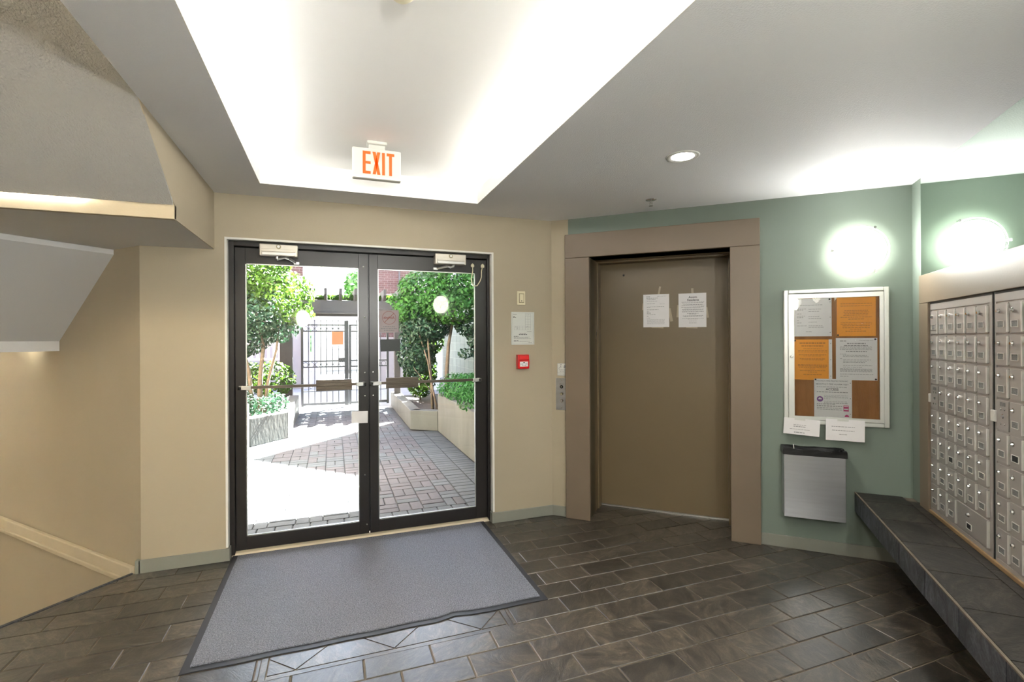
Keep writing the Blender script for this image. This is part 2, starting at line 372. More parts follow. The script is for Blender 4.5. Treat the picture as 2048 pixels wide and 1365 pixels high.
# ------------------------------------------------------------------ baseboards
BH = .085
b = MB(); b.box(XE - .012, OX0 + .0, YA - .014, YA, 0, BH); b.box(XE - .03, XE, YA - .014, YA + .03, 0, BH); b.box(OX0 - .004, OX0 + .012, YA - .014, YA + .05, 0, BH); struct(obj('baseboard_left', b, 'baseboard_grey', bevel=.003))
b = MB(); b.box(OX1, xab + .01, YA - .014, YA, 0, BH); b.box(OX1 - .012, OX1 + .004, YA - .014, YA + .05, 0, BH); struct(obj('baseboard_front', b, 'baseboard_grey', bevel=.003))
b = MB(); b.box(sab, TS0, NB - .014, NB, 0, BH, MB_); struct(obj('baseboard_return', b, 'baseboard_grey', bevel=.003))
b = MB(); b.box(TS1, SC, NB - .014, NB, 0, BH, MB_); struct(obj('baseboard_right', b, 'baseboard_grey', bevel=.003))
b = MB(); b.box(SC - .014, SC, -1.6, NB, 0, BH, MB_); struct(obj('baseboard_mailbox', b, 'baseboard_grey', bevel=.003))

# ------------------------------------------------------------------ floor and slate tiles
SE = -3.457                                 # floor edge at the stairs
def clip(poly, a, b_, c):
    """keep a*x+b*y<=c"""
    out = []
    for i in range(len(poly)):
        p, q = poly[i], poly[(i + 1) % len(poly)]; dp = a * p[0] + b_ * p[1] - c; dq = a * q[0] + b_ * q[1] - c
        if dp <= 0: out.append(p)
        if (dp < 0 < dq) or (dq < 0 < dp): t = dp / (dp - dq); out.append((p[0] + t * (q[0] - p[0]), p[1] + t * (q[1] - p[1])))
    return out
LOBBY = [(0, 1, YA), (bn.x, bn.y, NB), (bd.x, bd.y, SC), (-bd.x, -bd.y, -SE - .004), (-bn.x, -bn.y, 1.6)]
RECESS = [(-bn.x, -bn.y, -NB), (bn.x, bn.y, 4.385), (bd.x, bd.y, ES1), (-bd.x, -bd.y, -ES0)]
DOORSTEP = [(0, -1, -YA), (0, 1, 3.85), (1, 0, OX1), (-1, 0, -OX0)]
def cut(poly, planes):
    for pl in planes:
        if len(poly) < 3: return []
        poly = clip(poly, *pl)
    if len(poly) < 3: return []
    ar = abs(sum(poly[i][0] * poly[(i + 1) % len(poly)][1] - poly[(i + 1) % len(poly)][0] * poly[i][1] for i in range(len(poly)))) / 2
    return poly if ar > 2e-4 else []
def fl(poly, z0, z1): b.prism([(p[0], p[1], z0) for p in poly], (0, 0, z1 - z0))
big = [(-9, -9), (9, -9), (9, 9), (-9, 9)]
b = MB()
for pl in (LOBBY, RECESS, DOORSTEP): fl(cut(big, pl), -.2, -.004)
floor = struct(obj('floor', b, 'grout'))
TW, TH, G = .310, .1595, .007
def tile_mesh(w, h):
    t = MB(); x, y = w / 2, h / 2; e = .003
    t.v = [(-x, -y, -.012), (x, -y, -.012), (x, y, -.012), (-x, y, -.012), (-x, -y, -.002), (x, -y, -.002), (x, y, -.002), (-x, y, -.002), (-x + e, -y + e, 0), (x - e, -y + e, 0), (x - e, y - e, 0), (-x + e, y - e, 0)]
    t.f = [(0, 1, 5, 4), (1, 2, 6, 5), (2, 3, 7, 6), (3, 0, 4, 7), (4, 5, 9, 8), (5, 6, 10, 9), (6, 7, 11, 10), (7, 4, 8, 11), (8, 9, 10, 11)]
    me = t.mesh('tile'); me.materials.append(MATS['slate']); return me
TILE = tile_mesh(TW - G, TH - G)
IX0, IX1, IY0, IY1 = -.315, .885, 2.392, 3.59    # inlaid panel under the door mat
stuff = MB(); ntile = 0; rt_ = random.Random(3)
row0 = 1.77
for r in range(-22, 20):
    y0 = row0 + r * TH; off = 1.835 if r % 2 == 0 else 1.68
    for c in range(-16, 12):
        x0 = off + c * TW
        g = G / 2
        rect = [(x0 + g, y0 + g), (x0 + TW - g, y0 + g), (x0 + TW - g, y0 + TH - g), (x0 + g, y0 + TH - g)]
        if x0 + TW > IX0 and x0 < IX1 and y0 + TH / 2 > IY0 and y0 + TH / 2 < IY1:
            parts = [cut(rect, [(1, 0, IX0 - .004)]), cut(rect, [(-1, 0, -IX1 - .004)])]
            parts = [cut(p, LOBBY) for p in parts if p]
        else:
            parts = [cut(rect, LOBBY), cut(rect, RECESS), cut(rect, DOORSTEP)]
        parts = [p for p in parts if p]
        if not parts: continue
        z = rt_.uniform(-.0015, .0015)
        near = y0 > .95 and x0 > -2.3
        full = len(parts) == 1 and len(parts[0]) == 4 and abs(parts[0][0][0] - rect[0][0]) < 1e-6 and abs(parts[0][2][0] - rect[2][0]) < 1e-6 and abs(parts[0][2][1] - rect[2][1]) < 1e-6 and abs(parts[0][0][1] - rect[0][1]) < 1e-6
        if near:
            ntile += 1
            if full: obj('tile', TILE, 'slate', floor, loc=(x0 + TW / 2, y0 + TH / 2, z))
            else:
                b = MB(); [b.prism([(p[0], p[1], -.012 + z) for p in pp], (0, 0, .012)) for pp in parts]
                obj('tile', b, 'slate', floor)
        else:
            for pp in parts: stuff.prism([(p[0], p[1], -.012 + z) for p in pp], (0, 0, .012))
o = obj('tile_field', stuff, 'slate', floor); o['kind'] = 'stuff'
# inlaid panel: diagonal tiles framed by thin pencil strips
D_ = .311
inl = [(1, 0, IX1 - .034), (-1, 0, -(IX0 + .034)), (0, 1, IY1 - .034), (0, -1, -(IY0 + .034))]
h = .5 ** .5
for i in range(-8, 9):
    for j in range(-8, 9):
        cx, cy = .276 + (i - j) * D_ * h, IY0 + .034 + D_ * h + (i + j) * D_ * h
        k = (D_ - G) * h
        p = cut([(cx, cy - k), (cx + k, cy), (cx, cy + k), (cx - k, cy)], inl)
        if p:
            b = MB(); b.prism([(q[0], q[1], -.012) for q in p], (0, 0, .012)); obj('tile', b, 'slate', floor); ntile += 1
for (x0, x1, y0, y1) in ((IX0, IX0 + .026, IY0, IY1), (IX1 - .026, IX1, IY0, IY1), (IX0 + .03, IX1 - .03, IY0, IY0 + .026), (IX0 + .03, IX1 - .03, IY1 - .026, IY1)):
    b = MB(); b.box(x0, x1, y0, y1, -.012, .0005); obj('pencil_strip', b, 'slate', floor)
# stair nosing strip and steps going down
b = MB(); b.box(SE - .02, SE + .0, -1.6, 1.965, -.03, .004, MB_); obj('nosing', b, 'slate_face', floor)
for k in range(8):
    b = MB(); b.box(SE - .02 - .28 * (k + 1), SE - .02 - .28 * k, -1.6, 1.97 , -.18 * (k + 1) - .19, -.18 * (k + 1) , MB_); obj('step', b, 'slate', floor)

# ------------------------------------------------------------------ entrance doors
yl = 3.88
b = MB()
b.box(OX0, -.640, yl - .03, yl + .10, 0, OZ); b.box(1.203, OX1, yl - .03, yl + .10, 0, OZ); b.box(-.640, 1.203, yl - .03, yl + .10, 2.158, OZ)
frame = struct(obj('trim_6', b, 'bronze', bevel=.003))
b = MB(); b.box(-.640, -.628, yl + .05, yl + .10, .02, 2.158); b.box(1.191, 1.203, yl + .05, yl + .10, .02, 2.158); b.box(-.628, 1.191, yl + .05, yl + .10, 2.14, 2.158)
obj('stop', b, 'bronze', frame)
b = MB(); b.prism([(OX0 + .012, 3.846, 0), (OX0 + .012, 3.856, .014), (OX0 + .012, 3.90, .018), (OX0 + .012, 4.0, .018), (OX0 + .012, 4.0, -.05), (OX0 + .012, 3.846, -.05)], (OX1 - OX0 - .024, 0, 0))
obj('threshold', b, 'ledge_cream', frame, bevel=.002)
def leaf(name, x0, x1, gx0, gx1, bar, paddle, closer, arm, screws):
    # all coordinates on the door plane; hardware offsets towards the room are negative y
    root = struct(thing(name, '', '')); del root['label']; del root['category']; root.location = ((x0 + x1) / 2, yl, 0); cx = (x0 + x1) / 2
    gz0, gz1, z0, z1 = .115, 2.043, .022, 2.152
    X = lambda x: x - cx
    b = MB(); b.box(X(x0), X(gx0), 0, .045, z0, z1); obj('stile', b, 'bronze', root, bevel=.002)
    b = MB(); b.box(X(gx1), X(x1), 0, .045, z0, z1); obj('stile', b, 'bronze', root, bevel=.002)
    b = MB(); b.box(X(gx0), X(gx1), 0, .045, gz1, z1); obj('top_rail', b, 'bronze', root, bevel=.002)
    b = MB(); b.box(X(gx0), X(gx1), 0, .045, z0, gz0); obj('bottom_rail', b, 'bronze', root, bevel=.002)
    b = MB(); w = .006
    b.box(X(gx0), X(gx0) + w, .006, .016, gz0, gz1); b.box(X(gx1) - w, X(gx1), .006, .016, gz0, gz1); b.box(X(gx0), X(gx1), .006, .016, gz0, gz0 + w); b.box(X(gx0), X(gx1), .006, .016, gz1 - w, gz1)
    obj('glazing_bead', b, 'aluminium', root)
    b = MB(); b.box(X(gx0), X(gx1), .019, .025, gz0, gz1); obj('glass_pane', b, 'glass', root)
    # push bar
    ba, bb_ = bar
    b = MB(); b.box(X(ba), X(bb_), -.055, -.035, 1.158, 1.178); pbar = obj('push_bar', b, 'bronze_hardware', root, bevel=.002)
    b = MB(); b.box(X(ba) - .07, X(ba) + .012, -.058, -.032, 1.152, 1.180); b.box(X(ba) - .07, X(ba) - .045, -.058, 0, 1.152, 1.180); obj('bracket', b, 'aluminium', pbar, bevel=.003)
    b = MB(); b.box(X(bb_) - .012, X(bb_) + .058, -.058, -.032, 1.152, 1.180); b.box(X(bb_) + .033, X(bb_) + .058, -.058, 0, 1.152, 1.180); obj('bracket', b, 'aluminium', pbar, bevel=.003)
    for bx in (X(ba) - .055, X(bb_) + .043):
        b = MB(); b.lathe([(0, .003), (.006, .003), (.006, 0)], Matrix.Translation((bx, -.058, 1.166)) @ Matrix.Rotation(R(90), 4, 'X'), 10); obj('bolt', b, 'black', pbar)
    b = MB(); p0, p1 = paddle
    b.box(X(p0), X(p1), -.052, -.030, 1.126, 1.206)
    pad = obj('push_pad', b, 'bronze_hardware', pbar, bevel=.003)
    b = MB()
    for k in range(7): b.box(X(p0) + .002, X(p1) - .002, -.060, -.050, 1.130 + k * .0108, 1.1365 + k * .0108)
    obj('grip_rib', b, 'bronze_hardware', pad)
    # closer on the head rail with folding arm
    c0, c1 = closer
    b = MB(); b.box(X(c0), X(c1), -.075, -.0, 2.092, 2.176); cl = obj('door_closer', b, 'closer_metal', root, bevel=.006)
    b = MB(); b.box(X(c0) + .016, X(c1) - .016, -.083, -.074, 2.096, 2.118); obj('lower_bar', b, 'aluminium', cl, bevel=.003)
    b = MB(); b.box(X(c0) + .012, X(c1) - .012, -.080, -.074, 2.123, 2.140); obj('groove_strip', b, 'closer_metal', cl, bevel=.002)
    mx = X((c0 + c1) / 2)
    b = MB(); b.lathe([(0, .004), (.016, .004), (.016, 0)], Matrix.Translation((mx, -.075, 2.158)) @ Matrix.Rotation(R(90), 4, 'X'), 20); obj('cap', b, 'ivory_dark', cl)
    b = MB(); b.lathe([(0, .005), (.009, .005), (.009, 0)], Matrix.Translation((mx, -.079, 2.158)) @ Matrix.Rotation(R(90), 4, 'X'), 16); obj('screw_head', b, 'aluminium', cl)
    b = MB(); pts = [(X(x), y, z) for x, y, z in arm]
    b.tube([(pts[0][0], pts[0][1], 2.094), pts[0]], .011, 10)
    for q in range(len(pts) - 1):
        d = Vector(pts[q + 1]) - Vector(pts[q]); b.tube([pts[q], pts[q + 1]], [.010, .0075], 6)
    b.box(pts[-1][0] - .018, pts[-1][0] + .018, -.03, 0, pts[-1][2] - .008, pts[-1][2] + .008)
    obj('closer_arm', b, 'aluminium', cl)
    for sx, sz in screws:
        b = MB(); b.lathe([(0, .004), (.005, .003), (.007, 0)], Matrix.Translation((X(sx), 0, sz)) @ Matrix.Rotation(R(90), 4, 'X'), 10); obj('screw', b, 'chrome', root)
    return root, cx
dl, cxl = leaf('door_1', -.638, .2585, -.573, .189, (-.545, .180), (-.112, .137), (-.475, -.229), [(-.365, -.05, 2.075), (-.31, -.06, 2.086), (-.285, -.06, 2.078), (-.24, -.02, 2.055)], [(.226, 2.055), (.232, 1.669), (.232, 1.247), (.232, 1.07), (.229, .469), (.242, .09)])
dr, cxr = leaf('door_2', .2665, 1.2015, .331, 1.107, (.338, 1.082), (.384, .628), (.762, 1.012), [(.915, -.05, 2.084), (.89, -.06, 2.071), (.865, -.06, 2.078), (.775, -.02, 2.060)], [(.292, 1.251), (.292, 1.072)])
# loose cable at the head of the right leaf
b = MB(); pts = [(1.082, 2.10), (1.083, 2.06), (1.078, 2.03), (1.070, 1.995), (1.076, 1.955), (1.095, 1.934), (1.120, 1.938), (1.145, 1.975), (1.157, 2.01), (1.158, 2.06), (1.168, 2.10)]
b.tube([(x - cxr, -.012, z) for x, z in pts], .0045, 8); cb = obj('door_cable', b, 'ivory', dr, smooth=True)
for x in (1.082, 1.168):
    b = MB(); b.prism([(x - cxr - .014, 0, 2.088), (x - cxr + .014, 0, 2.088), (x - cxr + .014, 0, 2.108), (x - cxr, 0, 2.122), (x - cxr - .014, 0, 2.108)], (0, -.016, 0)); obj('cable_clip', b, 'ivory', cb, bevel=.003)
b = MB(); b.box(0.2586, .2664, yl + .02, yl + .03, .03, 2.15); obj('weather_seal', b, 'black', frame)

# notices on the door glass
def sheet(name, label, cat, frame_pt, rz, w, h, material, group=None, tilt=0, thick=.0012):
    o = obj(name, MB().box(-w / 2, w / 2, -thick, 0, 0, h), material); o.location = frame_pt; o.rotation_euler = (0, tilt, rz)
    return tag(o, label, cat, group)
o = sheet('door_notice', 'square no-rentals sign with crossed-out circle taped on the right door glass', 'sign', (.413, yl + .018, 1.553), 0, .153, .176, 'card_pink')
b = MB()
ring = [(.052 * math.cos(2 * math.pi * k / 40), 0, .052 * math.sin(2 * math.pi * k / 40)) for k in range(41)]
for k in range(40):
    p, q = Vector(ring[k]), Vector(ring[k + 1]); c = Vector((.003, -.0014, .115)); s_ = .94
    b.poly([p + c, q + c, q * s_ + c, p * s_ + c])
b.prism([Vector((-.036, -.0016, .079)), Vector((-.033, -.0016, .076)), Vector((.041, -.0016, .149)), Vector((.038, -.0016, .152))], (0, .0002, 0))
obj('circle_print', b, 'ink_red', o)
b = MB(); addtext(b, 'Airbnb', .030, .003, .115, y=-.0018, mirror=True, bold=.0006); obj('lettering', b, 'ink_red', o)
b = MB(); r9 = random.Random(1)
for z, w in ((.046, .045), (.031, .062), (.017, .038)): dashes(b, .002 - w, .002 + w, z, .006, y=-.0013, rnd=r9)
obj('small_print', b, 'ink_grey', o)
sheet('door_card', 'dark grey card taped on the right door glass under the square sign', 'card', (.424, yl + .018, 1.407), 0, .152, .094, 'card_dark', tilt=R(-1))
sheet('door_card', 'small white card stuck across the glass and stile of the left door', 'card', (.192, yl - .002, .866), 0, .118, .090, 'paper_white', tilt=R(1.5))

# ------------------------------------------------------------------ door mat
MX0, MX1, MY0, MY1 = -.652, 1.156, 2.565, 3.842
b = MB(); nseg = 40; rr = random.Random(4)
fr = [(MX0 + (MX1 - MX0) * k / nseg, MY0 + (.0025 * math.sin(k * .9) if 0 < k < nseg else 0) + (-.022 * math.exp(-((k - 28) / 1.2) ** 2) * -1)) for k in range(nseg + 1)]
top = [(x, y, .003) for x, y in fr] + [(MX1, MY1, .003), (MX0, MY1, .003)]
b.prism([(p[0], p[1], .001) for p in top], (0, 0, .004))
matt = tag(obj('door_mat', b, 'rubber'), 'large charcoal ribbed entrance mat with black rubber border on the slate floor', 'door mat')
b = MB(); ins = [(x, y + .038, .0) for x, y in fr[1:-1]]
ins[0] = (MX0 + .035, ins[0][1], 0); ins[-1] = (MX1 - .035, ins[-1][1], 0)
b.prism([(p[0], p[1], .005) for p in ins + [(MX1 - .035, MY1 - .02, 0), (MX0 + .035, MY1 - .02, 0)]], (0, 0, .006)); obj('pile', b, 'mat_pile', matt)

# ------------------------------------------------------------------ elevator
b = MB()
b.box(TS0, ES0 + .008, NB - .035, NB, 0, EZ - .004, MB_); struct(obj('trim_7', b, 'trim_brown', bevel=.004))
b = MB(); b.box(ES1 - .006, TS1, NB - .035, NB, 0, EZ - .004, MB_); struct(obj('trim_8', b, 'trim_brown', bevel=.004))
b = MB(); b.box(TS0, TS1, NB - .035, NB, EZ - .003, TZ, MB_); struct(obj('trim_9', b, 'trim_brown', bevel=.004))
b = MB(); NE = 4.385
b.box(ES0 - .03, ES0, NB - .01, NE + .12, -.02, EZ, MB_); b.box(ES1, ES1 + .03, NB - .01, NE + .12, -.02, EZ, MB_); b.box(ES0 - .03, ES1 + .03, NB - .01, NE + .12, EZ, EZ + .03, MB_)
b.box(ES0, ES0 + .012, NE - .12, NE - .02, 0, EZ - .012, MB_); b.box(ES1 - .012, ES1, NE - .12, NE - .02, 0, EZ - .012, MB_); b.box(ES0, ES1, NE - .12, NE - .02, EZ - .014, EZ, MB_)
el = struct(obj('trim_10', b, 'elevator_brown', bevel=.002))
ed = struct(obj('door_3', MB().box(ES0, ES1, NE, NE + .04, .012, EZ, MB_), 'elevator_brown'))
b = MB(); b.box(ES0, ES1, NE - .015, NE + .05, -.01, .010, MB_); obj('sill', b, 'aluminium', ed)
b = MB(); b.lathe([(0, .0), (.006, 0.0), (.009, .004)], Matrix.Translation(SN(-.744, NE - .004, 2.058)) @ MB_ @ Matrix.Rotation(R(-90), 4, 'X'), 12); obj('keyhole', b, 'black', ed)
b = MB(); b.box(ES0, ES0 + .004, 4.215, 4.25, 1.495, 1.585, MB_); obj('key_plate', b, 'trim_brown', el)
b = MB(); b.box(ES0 + .003, ES0 + .006, 4.226, 4.238, 1.525, 1.555, MB_); obj('key_slot', b, 'black', el)
# call station and sign
t = thing('call_station', 'brushed steel elevator call plate with key switch and two round buttons', 'call panel', onB(-1.197, .897, 0), RB)
obj('plate', MB().box(-.05, .046, -.004, 0, 0, .268), 'steel', t, bevel=.001)
def disc(r0, r1, x, z, y, prof=None, seg=20): return MB().lathe(prof or [(0, r1 * .3), (r0, r1 * .3), (r1, 0)], Matrix.Translation((x, y, z)) @ Matrix.Rotation(R(90), 4, 'X'), seg)
k = obj('key_switch', disc(.011, .015, 0, .195, -.004), 'black', t); obj('key_cylinder', disc(.005, .007, 0, .195, -.008), 'chrome', k)
for z in (.135, .077):
    k = obj('button', disc(.012, .0155, 0, z, -.004), 'chrome', t); obj('button_face', disc(.006, .0075, 0, z, -.008), 'ivory_dark' if z > .1 else 'ink_grey', k)
b = MB(); dashes(b, -.016, .016, .219, .004, y=-.0042); obj('engraving', b, 'ink', t)
for z in (.018, .250): obj('screw', disc(.003, .004, 0, z, -.004), 'chrome', t)
t = sheet('fire_sign', 'small framed grey in-case-of-fire sign above the elevator call plate', 'sign', onB(-1.191, 1.185, .0), RB, .084, .106, 'plan_paper', thick=.003)
b = MB(); 
for (x0, x1, z0, z1) in ((-.042, .042, .103, .106), (-.042, .042, 0, .003), (-.042, -.040, 0, .106), (.040, .042, 0, .106), (-.042, .042, .027, .029)): b.box(x0, x1, -.004, -.003, z0, z1)
obj('border', b, 'ink_grey', t)
b = MB(); b.tube([(-.03, -.0036, .062), (-.016, -.0036, .070), (-.012, -.0036, .086)], .0022, 6); b.lathe([(0, .001), (.005, .001), (.005, 0)], Matrix.Translation((-.010, -.003, .094)) @ Matrix.Rotation(R(90), 4, 'X'), 12); b.tube([(-.014, -.0036, .080), (-.004, -.0036, .072)], .0018, 6)
b.prism([(.012, -.0032, .066), (.026, -.0032, .064), (.030, -.0032, .078), (.022, -.0032, .096), (.015, -.0032, .082)], (0, -.0006, 0)); obj('pictogram', b, 'ink_grey', t)
b = MB(); addtext(b, 'IN CASE OF FIRE', .0075, 0, .050, y=-.0036); addtext(b, 'USE STAIRS', .0085, 0, .038, y=-.0036); addtext(b, 'DO NOT USE ELEVATOR', .0062, 0, .014, y=-.0036); obj('lettering', b, 'ink', t)

# two sheets taped on the elevator door
def tapes(o, l):
    for (x0, z0, x1, z1, w) in l:
        d = Vector((x1 - x0, 0, z1 - z0)).normalized(); n_ = Vector((d.z, 0, -d.x)) * w / 2
        a, c = Vector((x0, -.0002, z0)), Vector((x1, -.0002, z1))
        b = MB(); b.prism([a - n_, a + n_, c + n_, c - n_], (0, -.0006, 0)); obj('tape', b, 'tape', o)
r2 = random.Random(12)
o = sheet('elevator_notice', 'white printed sheet with left-aligned paragraphs taped to the elevator door', 'notice', SN(-.467, NE - .001, 1.594), RB, .216, .284, 'paper_white')
tapes(o, [(.022, .285, .034, .35, .016), (.108, .16, .128, .048, .022), (-.109, .21, -.114, .15, .01), (-.04, 0, .06, -.006, .012)])
b = MB()
for z, x0, x1, hh in ((.264, -.082, -.05, .006), (.266, .01, .085, .003), (.251, -.082, .02, .004), (.240, -.078, .0, .005), (.226, -.078, .01, .003), (.205, -.078, -.01, .003), (.2, .03, .07, .002), (.177, -.078, .07, .003), (.172, -.078, -.05, .003), (.152, -.078, .02, .004), (.134, -.078, -.058, .005), (.122, -.078, -.045, .006), (.110, -.078, .0, .003), (.096, -.078, -.062, .004), (.080, -.078, -.05, .003)): dashes(b, x0, x1, z, hh, y=-.0013, rnd=r2)
for k in range(8): dashes(b, -.075, .072, .066 - k * .0055, .0016, y=-.0013, rnd=r2)
obj('print', b, 'ink_grey', o)
o = sheet('elevator_notice', 'white printed sheet with a large centred heading taped to the elevator door', 'notice', SN(-.173, NE - .001, 1.590), RB, .220, .286, 'paper_white')
tapes(o, [(.002, .286, .0, .328, .018), (-.111, .19, -.118, .085, .018), (.111, .166, .122, .078, .014), (-.05, 0, .04, -.005, .014)])
b = MB(); addtext(b, 'Acorn', .026, .004, .252, y=-.0014, bold=.0005); addtext(b, 'Residents', .024, .006, .229, y=-.0014, bold=.0005); obj('heading', b, 'ink', o)
b = MB()
for z, w, hh in ((.212, .09, .003), (.205, .085, .003), (.19, .075, .0045), (.184, .09, .003), (.17, .092, .0045), (.163, .065, .003), (.15, .085, .0045), (.144, .08, .003), (.131, .086, .005), (.116, .045, .004), (.110, .03, .003), (.096, .08, .004), (.09, .07, .003), (.074, .085, .003), (.068, .04, .003), (.052, .03, .002), (.036, .03, .003)): dashes(b, .004 - w, .004 + w, z, hh, y=-.0013, rnd=r2)
obj('print', b, 'ink_grey', o)

# ------------------------------------------------------------------ small devices on the front wall
t = thing('wall_switch', 'ivory rocker switch plate above the framed floor plan', 'switch', onA(1.476, 1.782), RA)
obj('plate', MB().box(-.036, .036, -.007, 0, 0, .113), 'ivory', t, bevel=.003)
obj('surround', MB().box(-.021, .024, -.009, -.005, .016, .094), 'ivory_dark', t); k = obj('rocker', MB().box(-.016, .019, -.013, -.006, .021, .088), 'ivory', t, bevel=.002)
obj('indicator', disc(.003, .004, .001, .032, -.013), 'black', k)
t = sheet('floor_plan', 'framed evacuation floor plan between the ivory switch and the red alarm', 'floor plan', onA(1.489, 1.450), RA, .204, .272, 'plan_paper', thick=.004)
b = MB()
for (x0, x1, z0, z1) in ((-.102, .102, .268, .272), (-.102, .102, 0, .004), (-.102, -.098, 0, .272), (.098, .102, 0, .272)): b.box(x0, x1, -.008, -.003, z0, z1)
obj('frame', b, 'frame_silver', t)
b = MB(); y = -.0045
for (x0, x1, z0, z1) in ((-.092, .092, .262, .263), (-.092, .092, .008, .009), (-.092, -.091, .008, .263), (.091, .092, .008, .263)): b.box(x0, x1, y - .0003, y, z0, z1)
for x in (.022, .046, .070): b.box(x, x + .0015, y - .0003, y, .122, .258)
for z in (.258, .235, .212, .190, .168, .146, .122): b.box(.022, .0715, y - .0003, y, z, z + .0012)
for z in (.122, .138, .154): b.box(-.078, .0715, y - .0003, y, z, z + .0012)
for x in (-.078, -.054, -.03, -.006): b.box(x, x + .0012, y - .0003, y, .122, .155)
for x, z in ((-.066, .146), (-.05, .144), (-.05, .13), (.03, .145), (.04, .15), (.034, .245), (.052, .246)): b.box(x, x + .006, y - .0003, y, z, z + .005)
obj('plan_drawing', b, 'ink_grey', t)
b = MB()
for z, x0, x1, hh in ((.252, -.085, -.055, .003), (.232, -.085, -.07, .005), (.226, -.085, -.06, .003), (.108, .04, .08, .003), (.094, -.03, .03, .003), (.084, -.035, .04, .005), (.070, -.08, -.04, .004), (.064, -.08, .06, .002), (.057, -.08, .045, .002), (.050, -.08, .07, .002), (.034, -.08, -.04, .004), (.028, -.08, .06, .002), (.016, .05, .08, .003)): dashes(b, x0, x1, z, hh, y=y, rnd=r2)
obj('print', b, 'ink', t)
t = thing('fire_alarm', 'red fire alarm pull box with white instruction label under the floor plan', 'fire alarm', onA(1.480, 1.249), RA)
bod = obj('body', MB().prism([(-.05, 0, 0), (-.05, -.045, .004), (-.05, -.05, .06), (-.05, -.04, .119), (-.05, 0, .119)], (.1, 0, 0)), 'red_alarm', t, bevel=.004)
obj('handle', MB().prism([(-.042, -.046, .072), (-.042, -.062, .078), (-.042, -.055, .110), (-.042, -.042, .112)], (.084, 0, 0)), 'red_alarm', t, bevel=.003)
k = obj('instruction_label', MB().box(-.036, .036, -.0515, -.047, .022, .062), 'paper_white', t)
b = MB(); b.prism([(0, -.0517, .060), (.008, -.0517, .054), (0, -.0517, .048), (-.008, -.0517, .054)], (0, -.0004, 0)); dashes(b, -.03, -.008, .042, .004, y=-.0517); dashes(b, .012, .03, .042, .004, y=-.0517); dashes(b, -.02, .02, .031, .003, y=-.0517); obj('label_print', b, 'ink', k)

# ------------------------------------------------------------------ exit sign
t = thing('exit_sign', 'white ceiling exit sign with orange EXIT letters hanging in the lit tray', 'exit sign', (.272, 3.2, 2.515), 0)
obj('body', MB().box(-.15, .15, 0, .045, 0, .194), 'sign_body', t, bevel=.008)
obj('canopy', MB().box(-.06, .06, -.02, .065, .218, .236), 'sign_body', t, bevel=.004); obj('stem', MB().box(-.05, .05, .005, .04, .19, .22), 'sign_body', t)
obj('lower_edge', MB().box(-.146, .146, -.003, .001, .004, .016), 'plastic_white', t)
def letter(polys):
    b = MB()
    for pl in polys: b.prism([(x - .15, -.0005, z) for x, z in pl], (0, -.002, 0))
    obj('letter', b, 'exit_orange', t)
z0, z1, sw = .030, .172, .0175
rc = lambda x0, x1, a, c: [(x0, a), (x1, a), (x1, c), (x0, c)]
letter([rc(.063, .063 + sw, z0, z1), rc(.063 + sw, .111, z1 - sw, z1), rc(.063 + sw, .111, .093, .093 + sw * .9), rc(.063 + sw, .111, z0, z0 + sw)])
zm = (z0 + z1) / 2
letter([[(.1225, z1), (.1415, z1), (.1705, z0), (.1515, z0)], [(.1515, z1), (.1705, z1), (.1415, z0), (.1225, z0)]])
letter([rc(.1810, .1985, z0, z1)])
letter([rc(.2095, .2575, z1 - sw, z1), rc(.2247, .2422, z0, z1 - sw)])

# ------------------------------------------------------------------ ceiling things
t = thing('recessed_light', 'round recessed ceiling downlight with white trim ring before the elevator', 'ceiling light', SN(-.158, 2.848, ZC), 0)
k = obj('trim_ring', MB().lathe([(.066, -.002), (.074, -.006), (.088, -.003), (.090, .001), (.066, .001)], None, 36), 'plastic_white', t, smooth=True)
obj('lens', MB().lathe([(0, -.004), (.050, -.004), (.066, -.001)], None, 36), 'downlight_lens', t, smooth=True)
def spot(loc, e, parent=None, name='downlight_beam', ang=130):
    l = bpy.data.lights.new(name, 'SPOT'); l.energy = e; l.spot_size = R(ang); l.spot_blend = .8; l.shadow_soft_size = .06; l.color = (1, .94, .84)
    o = bpy.data.objects.new(name, l); COL.objects.link(o); o.location = loc
    if parent: o.parent = parent
    return o
spot((0, 0, -.012), 60, t)
t2 = thing('recessed_light', 'added unseen round ceiling downlight for more light in the lobby', 'ceiling light', SN(.1, .9, ZC), 0)
obj('trim_ring', k.data, 'plastic_white', t2); obj('lens', bpy.data.objects['lens'].data, 'downlight_lens', t2); spot((0, 0, -.012), 60, t2)  # extra downlight out of view, added to light the lobby
t = thing('sprinkler', 'small chrome fire sprinkler head in the ceiling near the elevator', 'sprinkler', SN(-.421, 3.651, ZC), 0)
obj('escutcheon', MB().lathe([(.012, -.006), (.034, -.004), (.040, 0), (.012, 0)], None, 24), 'chrome', t, smooth=True)
obj('stem', MB().lathe([(0, -.028), (.007, -.028), (.007, 0)], None, 10), 'chrome', t)
b = MB(); b.tube([(-.011, 0, -.016), (-.012, 0, -.03), (0, 0, -.042)], .0025, 6); b.tube([(.011, 0, -.016), (.012, 0, -.03), (0, 0, -.042)], .0025, 6); obj('frame_arms', b, 'chrome', t)
obj('deflector', MB().lathe([(0, -.045), (.016, -.045), (.016, -.043), (0, -.043)], None, 14), 'chrome', t)
t = thing('smoke_detector', 'round ivory smoke detector on the tray ceiling', 'smoke detector', (.237, 1.756, ZT), 0)
obj('base', MB().lathe([(.060, -.012), (.060, 0), (0, 0)], None, 28), 'ivory', t); obj('sensor_head', MB().lathe([(0, -.045), (.03, -.043), (.045, -.030), (.055, -.012)], None, 28), 'ivory', t, smooth=True)
